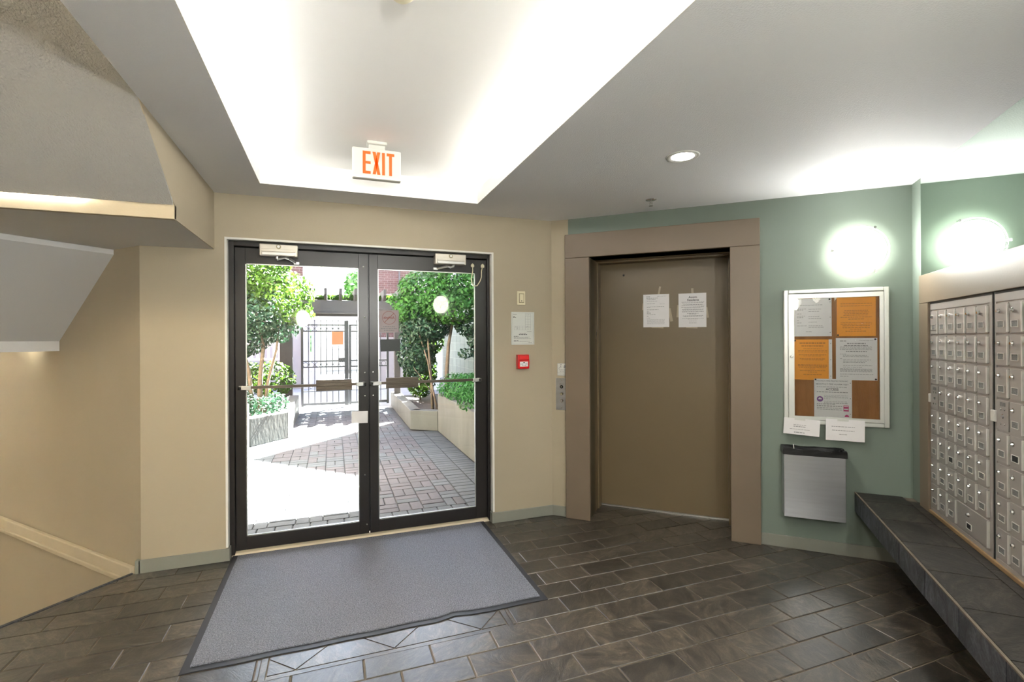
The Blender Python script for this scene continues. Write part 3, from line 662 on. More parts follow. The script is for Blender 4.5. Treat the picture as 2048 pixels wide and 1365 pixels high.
for side, x in (('left', TX0 - .14), ('right', TX1 + .14)):
    for k in range(3):
        y0 = -.35 + k * 1.28
        t = thing('cove_light', 'slim fluorescent batten behind the %s tray lip, %s' % ('stair-side' if side == 'left' else 'elevator-side', ('farthest from the doors', 'middle of three', 'nearest the doors')[k]), 'cove light', (x, y0 + .6, 2.6), 0, 'cove lights of the ceiling tray')
        obj('batten', MB().box(-.03, .03, -.6, .6, 0, .025), 'plastic_white', t)
        obj('tube', MB().tube([(0, -.58, .042), (0, .58, .042)], .013, 10), 'tube_lamp', t)

# ------------------------------------------------------------------ wall lamps
def wall_lamp(label, loc, rz, glow='lamp_glass'):
    t = thing('wall_lamp', label, 'wall lamp', loc, rz)
    Mx = Matrix.Rotation(R(90), 4, 'X')
    obj('back_plate', MB().lathe([(0, .024), (.065, .024), (.065, 0), (0, 0)], Mx, 32), 'chrome', t)
    obj('glass_rim', MB().lathe([(.143, .074), (.158, .076), (.160, .080), (.143, .082)], Mx, 48), 'case_glass', t, smooth=True)
    prof = [(.142 * math.cos(R(a)), .078 + .062 * math.sin(R(a))) for a in range(0, 91, 9)]
    obj('glass_dome', MB().lathe(prof[:-1] + [(0, .140)], Mx, 48), glow, t, smooth=True)
    obj('glass_back', MB().lathe([(.06, .022), (.10, .050), (.142, .078)], Mx, 48), 'lamp_back', t, smooth=True)
    for a in (180 - 2, 62, 298):
        c, s_ = math.cos(R(a)), math.sin(R(a)); r = .163
        b = MB(); b.box(-.008, .008, -.092, -.066, -.007, .007, Matrix.Translation((r * c, 0, r * s_)) @ Matrix.Rotation(-R(a), 4, 'Y')); b.tube([(.06 * c, -.012, .06 * s_), (.163 * c, -.070, .163 * s_)], .003, 6); obj('clip', b, 'chrome', t)
    return t
wall_lamp('glowing round glass wall lamp above the notice board', onB(.901, 2.078), RB)
wall_lamp('glowing round glass wall lamp on the bench wall past the mailboxes', onC(1.18, 2.05), RC, 'lamp_glass_dim')
wall_lamp('glowing round glass wall lamp on the wall opposite the elevator', SN(.75, -1.6, 1.88), RB + math.pi)
wall_lamp('added unseen round wall lamp lifting the room light, far end of the bench wall', onC(-.4, 2.05), RC, 'lamp_glass_fill')  # added out of view to lift the interior light

# ------------------------------------------------------------------ notice board
b0, b1, z0, z1 = .453, 1.070, .893, 1.834
t = thing('notice_board', 'silver framed locking notice case with cork back on the green wall', 'notice board', onB((b0 + b1) / 2, z0), RB)
w = (b1 - b0) / 2; hh = z1 - z0
obj('cork_back', MB().box(-w + .03, w - .03, -.012, 0, .03, hh - .03), 'cork', t)
for nm, bx in (('frame_side', (-w, -w + .030, 0, hh)), ('frame_side', (w - .030, w, 0, hh)), ('frame_top', (-w + .03, w - .03, hh - .028, hh)), ('frame_bottom', (-w + .03, w - .03, 0, .028))):
    obj(nm, MB().box(bx[0], bx[1], -.030, 0, bx[2], bx[3]), 'frame_silver', t, bevel=.006)
d = obj('glass_door', MB().box(-w + .066, w - .052, -.024, -.0215, .052, hh - .060), 'case_glass', t)
b = MB(); b.box(-w + .031, -w + .066, -.028, -.018, .031, hh - .031); b.box(w - .054, w - .031, -.028, -.018, .031, hh - .031); b.box(-w + .066, w - .054, -.028, -.018, .031, .054); b.box(-w + .066, w - .054, -.028, -.018, hh - .062, hh - .031)
obj('door_frame', b, 'frame_silver', d); obj('lock', disc(.008, .011, -w + .049, .47, -.028), 'chrome', d)
def board_sheet(label, s0, s1, za, zb, m, lines, ink, heads=(), sleeve=True, off=.0135, pins=()):
    o = sheet('board_notice', label, 'notice', onB((s0 + s1) / 2, za, off), RB, s1 - s0, zb - za, m, 'sheets pinned in the notice case')
    b = MB(); wd = (s1 - s0) / 2
    for z, x0, x1, h_ in lines: dashes(b, x0 * wd, x1 * wd, z * (zb - za), h_, y=-.0013, rnd=r2)
    if lines: obj('print', b, ink, o)
    for txt, size, x, z, ik in heads:
        b = MB(); addtext(b, txt, size, x * wd, z * (zb - za), y=-.0016, bold=.0002); obj('heading', b, ik, o)
    if sleeve:
        obj('binding_strip', MB().box(wd - .012, wd + .008, -.0016, -.0012, 0, zb - za), 'paper_white', o)
        for q in (.1, .5, .9): obj('punch_hole', disc(.0025, .003, wd - .001, q * (zb - za), -.0016, seg=10), 'ink_grey', o)
    for x, z in pins: obj('pin', MB().lathe([(0, .008), (.005, .007), (.006, 0)], Matrix.Translation((x * wd, -.001, z * (zb - za))) @ Matrix.Rotation(R(90), 4, 'X'), 10), 'black', o)
    return o
ctr = lambda z, w_, h_: (z, -w_, w_, h_)
board_sheet('white letter with two text columns in plastic sleeve, above an orange sheet', .521, .738, 1.506, 1.770, 'paper_white',
    [(.83, -.7, .6, .003), (.73, -.85, -.3, .003), (.70, -.85, -.5, .003), (.72, -.2, .5, .003), (.66, -.2, .4, .003), (.60, -.85, -.6, .003), (.54, -.85, -.4, .003), (.5, -.85, -.5, .003), (.52, -.2, .4, .003), (.47, -.2, .5, .003), (.42, -.85, -.7, .003), (.36, -.85, -.6, .003), (.38, -.2, .3, .003), (.28, -.85, -.3, .003), (.28, -.2, .6, .003), (.24, -.2, .65, .003), (.12, -.35, 0, .003)], 'ink_grey', pins=((.96, .97),))
board_sheet('orange sheet in shiny sleeve, beside the white two-column letter', .776, .998, 1.505, 1.770, 'paper_orange',
    [ctr(.84, .8, .004), ctr(.78, .8, .003), ctr(.66, .6, .004), ctr(.62, .65, .003), ctr(.58, .6, .003), ctr(.54, .65, .003), ctr(.49, .8, .003), ctr(.44, .4, .004), ctr(.35, .8, .003), ctr(.31, .8, .003), ctr(.27, .7, .004), ctr(.22, .7, .004), ctr(.18, .3, .003), ctr(.13, .55, .004)], 'ink_orange', sleeve=False, pins=((-.94, .03),))
board_sheet('orange sheet with capital heading, under the white two-column letter', .520, .740, 1.202, 1.484, 'paper_orange',
    [ctr(.91, .7, .009), ctr(.84, .6, .006), ctr(.77, .5, .003), ctr(.72, .8, .004), ctr(.69, .8, .003), ctr(.62, .75, .004), ctr(.59, .5, .003), ctr(.52, .7, .004), ctr(.49, .6, .003), ctr(.37, .8, .004), ctr(.34, .8, .004), ctr(.31, .75, .004), ctr(.27, .15, .003), ctr(.23, .7, .003), ctr(.19, .25, .003), ctr(.13, .5, .004)], 'ink_orange', pins=((-.96, .97),))
board_sheet('white letter dense with paragraphs, under the shiny orange sheet', .770, 1.006, 1.206, 1.493, 'paper_white',
    [(.93, -.8, -.5, .006), (.94, .1, .8, .002), ctr(.87, .45, .007), ctr(.82, .6, .006)] + [(.79 - .022 * k, -.8, .75, .0025) for k in range(4)] + [ctr(.68, .5, .005)] + [(.62, -.8, -.45, .003), (.59, -.65, .5, .003), (.56, -.65, .6, .003), (.51, -.8, -.7, .003), (.48, -.65, .7, .003), (.45, -.65, .5, .003), (.42, -.65, .4, .003), (.35, -.65, .75, .003), (.31, -.65, .3, .003)] + [(.27 - .017 * k, -.8, .75, .0025) for k in range(5)] + [(.14, -.8, .8, .003), (.09, -.8, -.4, .003)], 'ink_grey', sleeve=False, pins=((.9, .97), (.92, .03)))
o = board_sheet('white fire alarm test notice with purple round logo, lowest sheet in the case', .639, .853, .947, 1.211, 'paper_white',
    [ctr(.79, .85, .003), ctr(.655, .85, .005), (.57, -.45, .85, .002), (.54, -.45, .85, .002), (.51, -.45, .85, .002), (.48, -.45, -.1, .002), (.41, -.45, .85, .002), (.37, -.45, .85, .004), (.34, -.85, .2, .004), (.29, -.85, .55, .005), (.24, -.85, .55, .003), (.20, -.85, .55, .003)], 'ink_grey',
    [('VOLTECH FIRE PROTECTION INC', .0125, 0, .945, 'ink_grey'), ('MONTHLY FIRE ALARM TEST', .0150, 0, .86, 'ink_grey'), ('ACCESS', .0215, 0, .725, 'ink')], off=.0165, pins=((-.92, .98),))
b = MB(); b.lathe([(0, .0004), (.019, .0004), (.019, 0)], Matrix.Translation((-.072, -.0012, .124)) @ Matrix.Rotation(R(90), 4, 'X'), 28); k = obj('round_logo', b, 'ink_purple', o)
b = MB(); b.box(-.082, -.062, -.0020, -.0017, .121, .129); b.prism([(-.078, -.0017, .129), (-.073, -.0017, .137), (-.068, -.0017, .129)], (0, -.0003, 0)); obj('logo_mark', b, 'paper_white', k)
k = obj('red_badge', MB().box(.066, .096, -.0017, -.0012, .044, .084), 'ink_pink', o); b = MB(); b.box(.069, .093, -.0020, -.0017, .054, .063); b.box(.069, .093, -.0020, -.0017, .074, .080); obj('badge_band', b, 'paper_white', k)
b = MB(); b.prism([(.085 + .013 * math.cos(R(a)), -.0012, .006 + .015 * math.sin(R(a))) for a in range(0, 181, 15)], (0, -.0005, 0)); obj('pink_seal', b, 'ink_pink', o)
for lab, s0, s1, za, zb, tl, ln in (('small white note with four text lines taped under the notice case', .445, .664, .816, .930, R(3.2), ((.60, .35, .003), (.50, .35, .005), (.33, .55, .003), (.14, .3, .006))), ('wider white note with three text lines taped under the notice case', .702, .926, .793, .938, R(.6), ((.66, .6, .004), (.48, .58, .004), (.30, .2, .004)))):
    o = sheet('taped_note', lab, 'note', onB((s0 + s1) / 2, za, .044), RB, s1 - s0, zb - za, 'paper_white', 'notes under the notice case'); o.rotation_euler[1] = tl
    b = MB(); wd = (s1 - s0) / 2
    for z, w_, h_ in ln: dashes(b, -.1 * wd - w_ * wd, -.1 * wd + w_ * wd, z * (zb - za), h_, y=-.0013, rnd=r2)
    obj('print', b, 'ink_grey', o)
    obj('tape', MB().box(-.045, .02, -.0016, -.0011, zb - za - .012, zb - za + .008), 'plan_paper', o)

# ------------------------------------------------------------------ waste bin
t = thing('waste_bin', 'wall-mounted stainless waste bin with black liner under the notice case', 'waste bin', onB(.620, .262), RB)
b = MB(); w = .181; Hh = .456
b.prism([(-w, 0, 0), (-w + .006, -.128, .004), (w - .006, -.128, .004), (w, 0, 0)], (0, 0, Hh))
# hollow top: build as shell
b = MB(); th = .003
for (x0, x1, y0, y1) in ((-w, w, -.130, -.127), (-w, -w + th, -.130, 0), (w - th, w, -.130, 0), (-w, w, -.003, 0)): b.box(x0, x1, y0, y1, 0, Hh)
b.box(-w, w, -.130, 0, 0, .004)
obj('body', b, 'steel', t, bevel=.001)
b = MB(); n_ = 24; rr = random.Random(6); outer = []; inner = []; low = []
per = [(-w - .006, 0), (-w - .006, -.138), (w + .006, -.138), (w + .006, 0)]
pts = []
for q in range(4):
    a, c = Vector(per[q]), Vector(per[(q + 1) % 4])
    for k in range(9 if q % 2 else 4): pts.append(a.lerp(c, k / (9 if q % 2 else 4)))
N = len(pts); i0 = 0
rings = []
for f_, zz, jit in ((1.012, Hh - .026, .0008), (1.014, Hh - .004, .001), (1.0, Hh + .016, .004), (.93, Hh + .010, .004), (.90, Hh - .04, .004), (.80, Hh - .20, .01)):
    ring_ = []
    for p in pts:
        y = -.066 + (p.y + .066) * (f_ - .22 if f_ < .99 else min(f_ * 1.02, 1.03))
        y = min(y, -.0005)
        ring_.append((p.x * f_, y + rr.uniform(-jit, 0), zz + rr.uniform(-jit, jit)))
    rings.append(ring_)
b.v = [p for r_ in rings for p in r_]
for q in range(len(rings) - 1):
    for k in range(N): b.f.append((q * N + k, q * N + (k + 1) % N, (q + 1) * N + (k + 1) % N, (q + 1) * N + k))
b.f.append(tuple((len(rings) - 1) * N + k for k in range(N)))
obj('bin_liner', b, 'liner_black', t)
o = tag(obj('drinking_straw', MB().tube([(0, 0, 0), (-.014, .004, .10)], .003, 8), 'plastic_white', loc=SN(.515, NB - .075, .655)), 'thin white straw sticking out of the waste bin liner', 'straw')

# ------------------------------------------------------------------ bench
BS, BZ0, BZ1 = .876, .312, .442
bench = thing('wall_bench', 'floating wall bench clad in dark slate tiles beneath the mailboxes', 'bench', SN((BS + SC) / 2, 2.2, BZ0), RB)
BM = Matrix.Translation((0, 0, 0))
loc0 = ((BS + SC) / 2, 2.2, BZ0)
def bl(x0, x1, y0, y1, z0, z1): return MB().box(x0 - loc0[0], x1 - loc0[0], y0 - loc0[1], y1 - loc0[1], z0 - loc0[2], z1 - loc0[2])
obj('core', bl(BS + .010, SC - .001, -.4, NB - .001, BZ0, BZ1 - .006), 'grout', bench)
js = [NB - .002, 3.779] + [3.779 - .337 * k for k in range(1, 13)]
for a, c in zip(js[:-1], js[1:]):
    obj('top_tile', bl(BS + .012, SC - .062, c + .003, a - .003, BZ1 - .012, BZ1), 'slate_dark', bench)
    obj('face_tile', bl(BS, BS + .011, c + .0025, a - .0025, BZ0 + .002, BZ1 - .007), 'slate_face', bench)
for k in range(8): obj('back_tile', bl(SC - .058, SC - .002, NB - .1 - .5 * (k + 1) + .003, NB - .1 - .5 * k, BZ1 - .012, BZ1 - .0005), 'slate_dark', bench)
obj('edge_strip', bl(BS - .001, BS + .009, -.4, NB - .001, BZ1 - .006, BZ1 + .001), 'grout', bench)

# ------------------------------------------------------------------ mailboxes
MZ0, MZ1 = .458, 1.694
b = MB(); b.box(SC - .018, SC, -.4, 3.811, MZ1 + .012, 1.881, MB_); struct(obj('trim_11', b, 'trim_brown', bevel=.003))
b = MB(); b.box(SC - .018, SC, 3.676, 3.811, BZ1, MZ1 + .010, MB_); struct(obj('trim_12', b, 'trim_brown', bevel=.002))
b = MB(); b.box(SC - .016, SC, -.4, 3.676, BZ1 + .001, MZ0 + .004, MB_); struct(obj('trim_13', b, 'wood_bead', bevel=.002))
mir = tag(obj('wall_mirror', MB().box(SC - .006, SC - .0005, 1.7, 3.811, 1.883, ZC - .001, MB_), 'mirror'), 'frameless wall mirror above the mailboxes reflecting the green wall', 'mirror')
CW, CH = .1115, .1465
def mdoor_meshes():
    g = {}
    g['door'] = MB().box(0, .098, -.007, 0, 0, .134).mesh('door'); g['door'].materials.append(MATS['mailbox_metal'])
    g['lock'] = MB().lathe([(0, .011), (.006, .011), (.0075, .004), (.011, .003), (.011, 0)], Matrix.Translation((.026, -.007, .100)) @ Matrix.Rotation(R(90), 4, 'X'), 14).mesh('lock'); g['lock'].materials.append(MATS['chrome'])
    wf = MB()
    for bx in ((.014, .068, .024, .0262), (.014, .068, .0528, .055), (.014, .0162, .0262, .0528), (.0658, .068, .0262, .0528)): wf.box(bx[0], bx[1], -.010, -.006, bx[2], bx[3])
    g['name_frame'] = wf.mesh('name_frame'); g['name_frame'].materials.append(MATS['mailbox_hinge'])
    for nm, mt in (('grey', 'label_grey'), ('black', 'black')):
        g[nm] = MB().box(.0162, .0658, -.0078, -.0065, .0262, .0528).mesh('name_card'); g[nm].materials.append(MATS[mt])
    hg = MB().box(.098, .104, -.013, 0, .004, .130); g['hinge'] = hg.mesh('hinge'); g['hinge'].materials.append(MATS['mailbox_hinge'])
    return g
GM = mdoor_meshes()
def mail_unit(label, nL, ncol, black, parcel, master):
    """nL: left edge along the wall (n decreases to the right)"""
    W = ncol * CW + .040
    t = thing('mailbox_unit', label, 'mailboxes', onC(nL, MZ0), RC, 'mailbox units over the bench')
    obj('back_panel', MB().box(.004, W - .004, -.002, .0, 0, MZ1 - MZ0), 'mailbox_metal', t)
    b = MB(); b.box(0, W, -.006, -.001, 1.2, MZ1 - MZ0); b.box(0, W, -.006, -.001, 0, .022); b.box(0, .010, -.006, -.001, .022, 1.2); b.box(W - .022, W, -.006, -.001, .022, 1.2)
    obj('face_frame', b, 'mailbox_metal', t)
    obj('gap_seal', MB().box(W - .002, W + .008, -.003, -.0005, 0, MZ1 - MZ0 + .01), 'black', t); obj('top_seal', MB().box(0, W, -.004, -.0005, MZ1 - MZ0, MZ1 - MZ0 + .011), 'black', t)
    for r in range(8):
        zb = 1.198 - (r + 1) * CH + .006
        for c in range(ncol):
            if parcel and r == 7 and c >= 3: continue
            x = .012 + c * CW
            if (r, c) == master:
                k = obj('master_plate', MB().box(x, x + .098, -.0065, 0, zb, zb + .134), 'mailbox_metal', t)
                obj('card_slot', MB().box(x + .03, x + .072, -.0075, -.006, zb + .108, zb + .126), 'label_grey', k)
                for sx, sz in ((.034, .094), (.066, .094), (.034, .028), (.066, .028)): obj('screw', disc(.004, .006, x + sx, zb + sz, -.0065, seg=10), 'chrome', k)
                obj('master_lock', disc(.007, .011, x + .05, zb + .062, -.0065, seg=14), 'chrome', k)
                continue
            d = obj('door', GM['door'], 'mailbox_metal', t, loc=(x, 0, zb))
            obj('lock', GM['lock'], 'chrome', d); obj('name_frame', GM['name_frame'], 'mailbox_hinge', d); obj('hinge', GM['hinge'], 'mailbox_hinge', d)
            obj('name_card', GM['black' if (r, c) in black else 'grey'], 'label_grey', d)
    if parcel:
        x = .012 + 3 * CW; zb = 1.198 - 8 * CH + .006
        d = obj('parcel_door', MB().box(0, 3 * CW - .014, -.008, 0, 0, .134), 'mailbox_metal', t, loc=(x, 0, zb), bevel=.003)
        obj('lock', MB().lathe([(0, .012), (.007, .012), (.012, .003), (.012, 0)], Matrix.Translation((.135, -.008, .098)) @ Matrix.Rotation(R(90), 4, 'X'), 16), 'chrome', d)
        f_ = obj('name_frame', GM['name_frame'], 'mailbox_hinge', d, loc=(.094, -.001, 0)); obj('name_card', GM['black'], 'black', d, loc=(.094, -.001, 0)); obj('hinge', GM['hinge'], 'mailbox_hinge', d, loc=(3 * CW - .112, 0, 0))
    zt = 1.198 - 3.75 * CH
    obj('latch_tab', MB().box(-.022, .012, -.016, -.004, zt, zt + .052), 'mailbox_hinge', t, bevel=.003)
    return t
mail_unit('wall mailbox panel with six columns and a wide parcel door at the bottom', 3.675, 6, {(5, 2)}, True, (3, 0))
mail_unit('second wall mailbox panel, without a parcel door, beside the one with a parcel door', 2.940, 6, {(4, 1)}, False, (3, 0))

# ------------------------------------------------------------------ stairwell lamp under the lower flight
t = thing('stair_lamp', 'small glowing dome lamp on the stair wall behind the lower flight', 'wall lamp', P0 + dd * 1.56 + Vector((0, 0, 1.56)), math.atan2(-dd.y, -dd.x))
Mx = Matrix.Rotation(R(90), 4, 'X')
obj('base_ring', MB().lathe([(0, .02), (.08, .02), (.08, 0), (0, 0)], Mx, 24), 'chrome', t)
obj('glass_dome', MB().lathe([(.10, .02), (.095, .05), (.07, .075), (.035, .088), (0, .092)], Mx, 28), 'lamp_glass_dim', t, smooth=True)

# ================================================================== outdoors, seen through the doors
ZG = -.02
b = MB(); b.box(-1.32, 1.85, 4.0, 11.15, -.25, ZG - .012); pave = struct(obj('pavement', b, 'joint_sand'))
rp = random.Random(21); pav = []
def pv(x0, x1, y0, y1, c): pav.append((x0, x1, y0, y1, c))
k = 0; x = -1.1
while x < 1.15: pv(x, min(x + .132, 1.16), 4.10, 4.225, 'paver_grey'); pv(x, min(x + .132, 1.16), 4.225, 4.40, 'paver_grey'); x += .132
y = 4.10; 
while y < 11.1:
    for x0, x1 in ((1.16, 1.395), (1.395, 1.63)):
        if y < 8.05 or x1 < 1.25: pv(x0, x1, y, y + .105, 'paver_grey')
    y += .105
U = .212
for j in range(32):
    y0 = 4.40 + j * U
    for i in range(11):
        x0 = -1.14 + i * U
        if x0 > 1.14: continue
        x1 = min(x0 + U, 1.16)
        cx, cy = x0 + U / 2, y0 + U / 2
        if cy > 8.0 and cx > 1.22: continue
        grey = cx < -.72 or 6.35 < cy < 6.8 or 7.9 < cy < 8.3 or (cx < .45 and cy < 5.2) or cy > 10.3
        for q in range(2):
            g = grey if rp.random() < .85 else not grey
            c = 'paver_grey' if g else 'paver_mauve'
            if (i + j) % 2: pv(x0, x1, y0 + q * U / 2, y0 + (q + 1) * U / 2, c)
            else: pv(x0 + q * (x1 - x0) / 2, x0 + (q + 1) * (x1 - x0) / 2, y0, y0 + U, c)
pav.sort(key=lambda p: p[2]); PM = {}; rest = {'paver_grey': MB(), 'paver_mauve': MB()}
for n_, (x0, x1, y0, y1, c) in enumerate(pav):
    g = .004; w, h = round(x1 - x0 - 2 * g, 3), round(y1 - y0 - 2 * g, 3)
    if w < .01 or h < .01: continue
    if n_ < 300:
        if (w, h, c) not in PM:
            t_ = MB(); e = .004; a, d_ = w / 2, h / 2
            t_.v = [(-a, -d_, -.03), (a, -d_, -.03), (a, d_, -.03), (-a, d_, -.03), (-a, -d_, -e), (a, -d_, -e), (a, d_, -e), (-a, d_, -e), (-a + e, -d_ + e, 0), (a - e, -d_ + e, 0), (a - e, d_ - e, 0), (-a + e, d_ - e, 0)]
            t_.f = [(0, 1, 5, 4), (1, 2, 6, 5), (2, 3, 7, 6), (3, 0, 4, 7), (4, 5, 9, 8), (5, 6, 10, 9), (6, 7, 11, 10), (7, 4, 8, 11), (8, 9, 10, 11)]
            PM[(w, h, c)] = t_.mesh('paver'); PM[(w, h, c)].materials.append(MATS[c])
        obj('paver', PM[(w, h, c)], c, pave, loc=((x0 + x1) / 2, (y0 + y1) / 2, ZG + rp.uniform(-.002, .001)))
    else: rest[c].box(x0 + g, x1 - g, y0 + g, y1 - g, ZG - .03, ZG + rp.uniform(-.002, .001))
for c in rest: o = obj('paver_field', rest[c], c, pave); o['kind'] = 'stuff'
struct(obj('pavement_road', MB().box(-20, 22, 11.15, 40, -.3, ZG - .002), 'road'))
b = MB(); b.box(-1.15, 22, 4.0, 11.15, -.5, -.26); b.box(-20, -1.15, 7.0, 11.15, -.5, -.26); struct(obj('ground_garden', b, 'soil'))
# exterior face of the entrance building
b = MB(); b.box(-6, XE, YA + .2 - .2, YA + .2, -.3, 3.05); 
fac = struct(obj('wall_exterior', MB().box(-1.8, 5.0, 3.985, 4.0, 2.30, 3.05), 'brick'))

# planters
def planter(label, pts, z0, z1, th, soil):
    t = thing('planter', label, 'planter', (pts[0][0], pts[0][1], ZG)); o0 = Vector((pts[0][0], pts[0][1], 0))
    for p, q in zip(pts[:-1], pts[1:]):
        p, q = Vector(p), Vector(q); d = (q - p).normalized(); n_ = Vector((-d.y, d.x)) * th
        b = MB(); b.prism([(v.x - o0.x, v.y - o0.y, z0) for v in (p, q + d * .0, q + n_, p + n_)], (0, 0, z1 - z0)); obj('wall', b, 'concrete', t, bevel=.012)
    if soil:
        b = MB(); b.prism([(x_ - o0.x, y_ - o0.y, z0) for x_, y_ in soil], (0, 0, z1 - z0 - .10)); obj('soil', b, 'soil', t)
    return t
planter('tall concrete planter wall beside the block wall, holding the bright green bush', [(1.63, 8.0), (1.63, 4.2)], 0, .62, .2, [(1.82, 4.2), (2.98, 4.2), (2.98, 7.9), (1.82, 7.9)])
planter('low angled concrete planter under the right-hand tree', [(1.25, 11.4), (1.225, 8.28), (1.63, 8.0)], 0, .33, .18, [(1.40, 11.4), (1.38, 8.35), (1.70, 8.1), (2.9, 8.1), (2.9, 11.4)])
planter('sunlit concrete planter wall beside the paved walk near the entrance', [(-1.10, 4.2), (-1.10, 7.72)], 0, .63, .2, [(-1.45, 4.5), (-1.29, 4.5), (-1.29, 7.7), (-2.9, 7.7), (-2.9, 6.1)])
planter('low angled concrete planter under the multi-stemmed tree by the gate', [(-1.10, 7.78), (-.635, 8.31), (-.635, 10.7)], 0, .41, .18, [(-2.9, 7.9), (-1.15, 7.9), (-.80, 8.4), (-.80, 10.7), (-2.9, 10.7)])

# foliage
def leaves(n, blobs, size, seed, asp=.55, updir=.3):
    rr = random.Random(seed); b = MB(); V = b.v; F = b.f
    tot = sum(B_[3] * B_[4] * B_[5] for B_ in blobs)
    for B_ in blobs:
        cx, cy, cz, rx, ry, rz = B_
        for _ in range(max(8, int(n * rx * ry * rz / tot))):
            while True:
                d = Vector((rr.uniform(-1, 1), rr.uniform(-1, 1), rr.uniform(-1, 1)))
                if .02 < d.length < 1: break
            r = d.length ** .45; d = d.normalized() * r
            p = Vector((cx + d.x * rx, cy + d.y * ry, cz + d.z * rz))
            nrm = (Vector((d.x, d.y, d.z + updir)) + Vector((rr.gauss(0, .5), rr.gauss(0, .5), rr.gauss(0, .5)))).normalized()
            a = nrm.orthogonal().normalized(); a = Matrix.Rotation(rr.uniform(0, 6.28), 3, nrm) @ a; c = nrm.cross(a)
            L_ = size * rr.uniform(.7, 1.3); W_ = L_ * asp; i = len(V)
            V += [tuple(p - a * L_), tuple(p - c * W_ + nrm * L_ * .12), tuple(p + a * L_), tuple(p + c * W_ + nrm * L_ * .12)]
            F.append((i, i + 1, i + 2)); F.append((i, i + 2, i + 3))
    me = bpy.data.meshes.new('foliage'); me.from_pydata(V, [], F); me.update(); return me
def plant(name, label, cat, base, parts, stems, group=None):
    t = thing(name, label, cat, base, 0, group)
    for me, m_ in parts:
        me.transform(Matrix.Translation((-base[0], -base[1], -base[2]))); o = obj('foliage', me, m_, t); o['kind'] = 'stuff'
    for st, r0, r1 in stems:
        b = MB(); st = [Vector(p) - Vector(base) for p in st]; b.tube(st, [r0 + (r1 - r0) * k / (len(st) - 1) for k in range(len(st))], 7); obj('stem', b, 'bark', t, smooth=True)
    return t
plant('garden_tree', 'multi-stemmed tree with sunlit yellow-green crown by the iron gate', 'tree', (-1.2, 8.9, .31),
    [(leaves(10500, [(-1.35, 8.8, 2.55, .75, .8, .5), (-.75, 8.7, 2.25, .5, .6, .38), (-1.9, 8.9, 2.4, .8, .9, .7), (-1.0, 8.7, 2.75, .42, .5, .3), (-.62, 8.75, 1.95, .35, .45, .22)], .038, 1), 'leaf_light'),
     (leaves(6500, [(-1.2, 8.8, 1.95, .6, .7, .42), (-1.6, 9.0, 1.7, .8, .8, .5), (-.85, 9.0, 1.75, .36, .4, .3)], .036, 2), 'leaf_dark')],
    [([(-1.12, 8.9, .3), (-1.10, 8.88, .9), (-1.05, 8.85, 1.4), (-1.2, 8.8, 2.2)], .045, .02), ([(-1.05, 8.95, .3), (-1.0, 8.95, .8), (-.86, 8.9, 1.35), (-.8, 8.8, 2.0)], .03, .012), ([(-1.2, 8.85, .3), (-1.26, 8.85, 1.0), (-1.5, 8.8, 2.0)], .04, .015)])
plant('garden_tree', 'leafy green tree with slender brown trunks in front of the block wall', 'tree', (1.75, 8.75, .23),
    [(leaves(10500, [(1.62, 8.7, 2.35, .55, .6, .42), (2.15, 8.6, 2.45, .62, .6, .42), (1.35, 8.8, 2.05, .36, .45, .3), (2.0, 8.4, 2.05, .6, .5, .3), (1.2, 8.9, 1.95, .22, .3, .18), (2.6, 8.6, 2.6, .5, .6, .4), (1.75, 8.5, 2.75, .3, .4, .25), (1.05, 8.9, 2.2, .14, .2, .12), (1.3, 8.7, 2.45, .2, .25, .16)], .036, 3), 'leaf_mid'),
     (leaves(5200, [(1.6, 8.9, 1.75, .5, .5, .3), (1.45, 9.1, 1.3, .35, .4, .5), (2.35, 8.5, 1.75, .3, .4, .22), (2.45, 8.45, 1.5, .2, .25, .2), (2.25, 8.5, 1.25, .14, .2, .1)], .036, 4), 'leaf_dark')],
    [([(1.68, 8.7, .2), (1.66, 8.7, .75), (1.62, 8.72, 1.3), (1.55, 8.7, 2.1)], .03, .012), ([(1.98, 8.75, .2), (1.95, 8.75, .9), (1.98, 8.72, 1.4), (2.1, 8.6, 2.2)], .05, .02), ([(1.76, 8.6, .2), (1.68, 8.68, .6), (1.60, 8.7, 1.1), (1.4, 8.8, 1.8)], .024, .01), ([(1.66, 8.7, .55), (1.5, 8.75, .8), (1.36, 8.8, 1.0)], .01, .005)])
plant('garden_bush', 'bright green feathery bush spilling over the tall planter', 'bush', (2.05, 7.0, .5),
    [(leaves(6500, [(2.0, 7.2, .72, .42, .8, .26), (1.9, 6.3, .70, .34, .7, .24), (2.3, 6.8, .78, .5, .9, .28), (1.85, 7.7, .72, .28, .4, .24)], .036, 5, asp=.28), 'leaf_bright')], [([(2.05, 7.0, .5), (2.0, 7.0, .8)], .015, .006)])
plant('garden_bush', 'rounded sunlit hedge bush behind the multi-stemmed tree', 'bush', (-1.05, 9.9, .31),
    [(leaves(2600, [(-1.05, 9.9, .78, .42, .4, .34), (-1.6, 10.0, .8, .5, .4, .36)], .032, 6), 'leaf_light')], [([(-1.05, 9.9, .3), (-1.05, 9.9, .7)], .015, .006)])
plant('garden_bush', 'dark blue-green low shrub at the front of the angled planter', 'bush', (-1.0, 8.25, .31),
    [(leaves(1500, [(-1.0, 8.2, .50, .24, .22, .15), (-1.35, 8.2, .55, .3, .3, .22), (-.85, 8.6, .5, .2, .3, .16)], .03, 7, asp=.35), 'leaf_dark')], [([(-1.0, 8.25, .3), (-1.0, 8.25, .5)], .01, .005)])
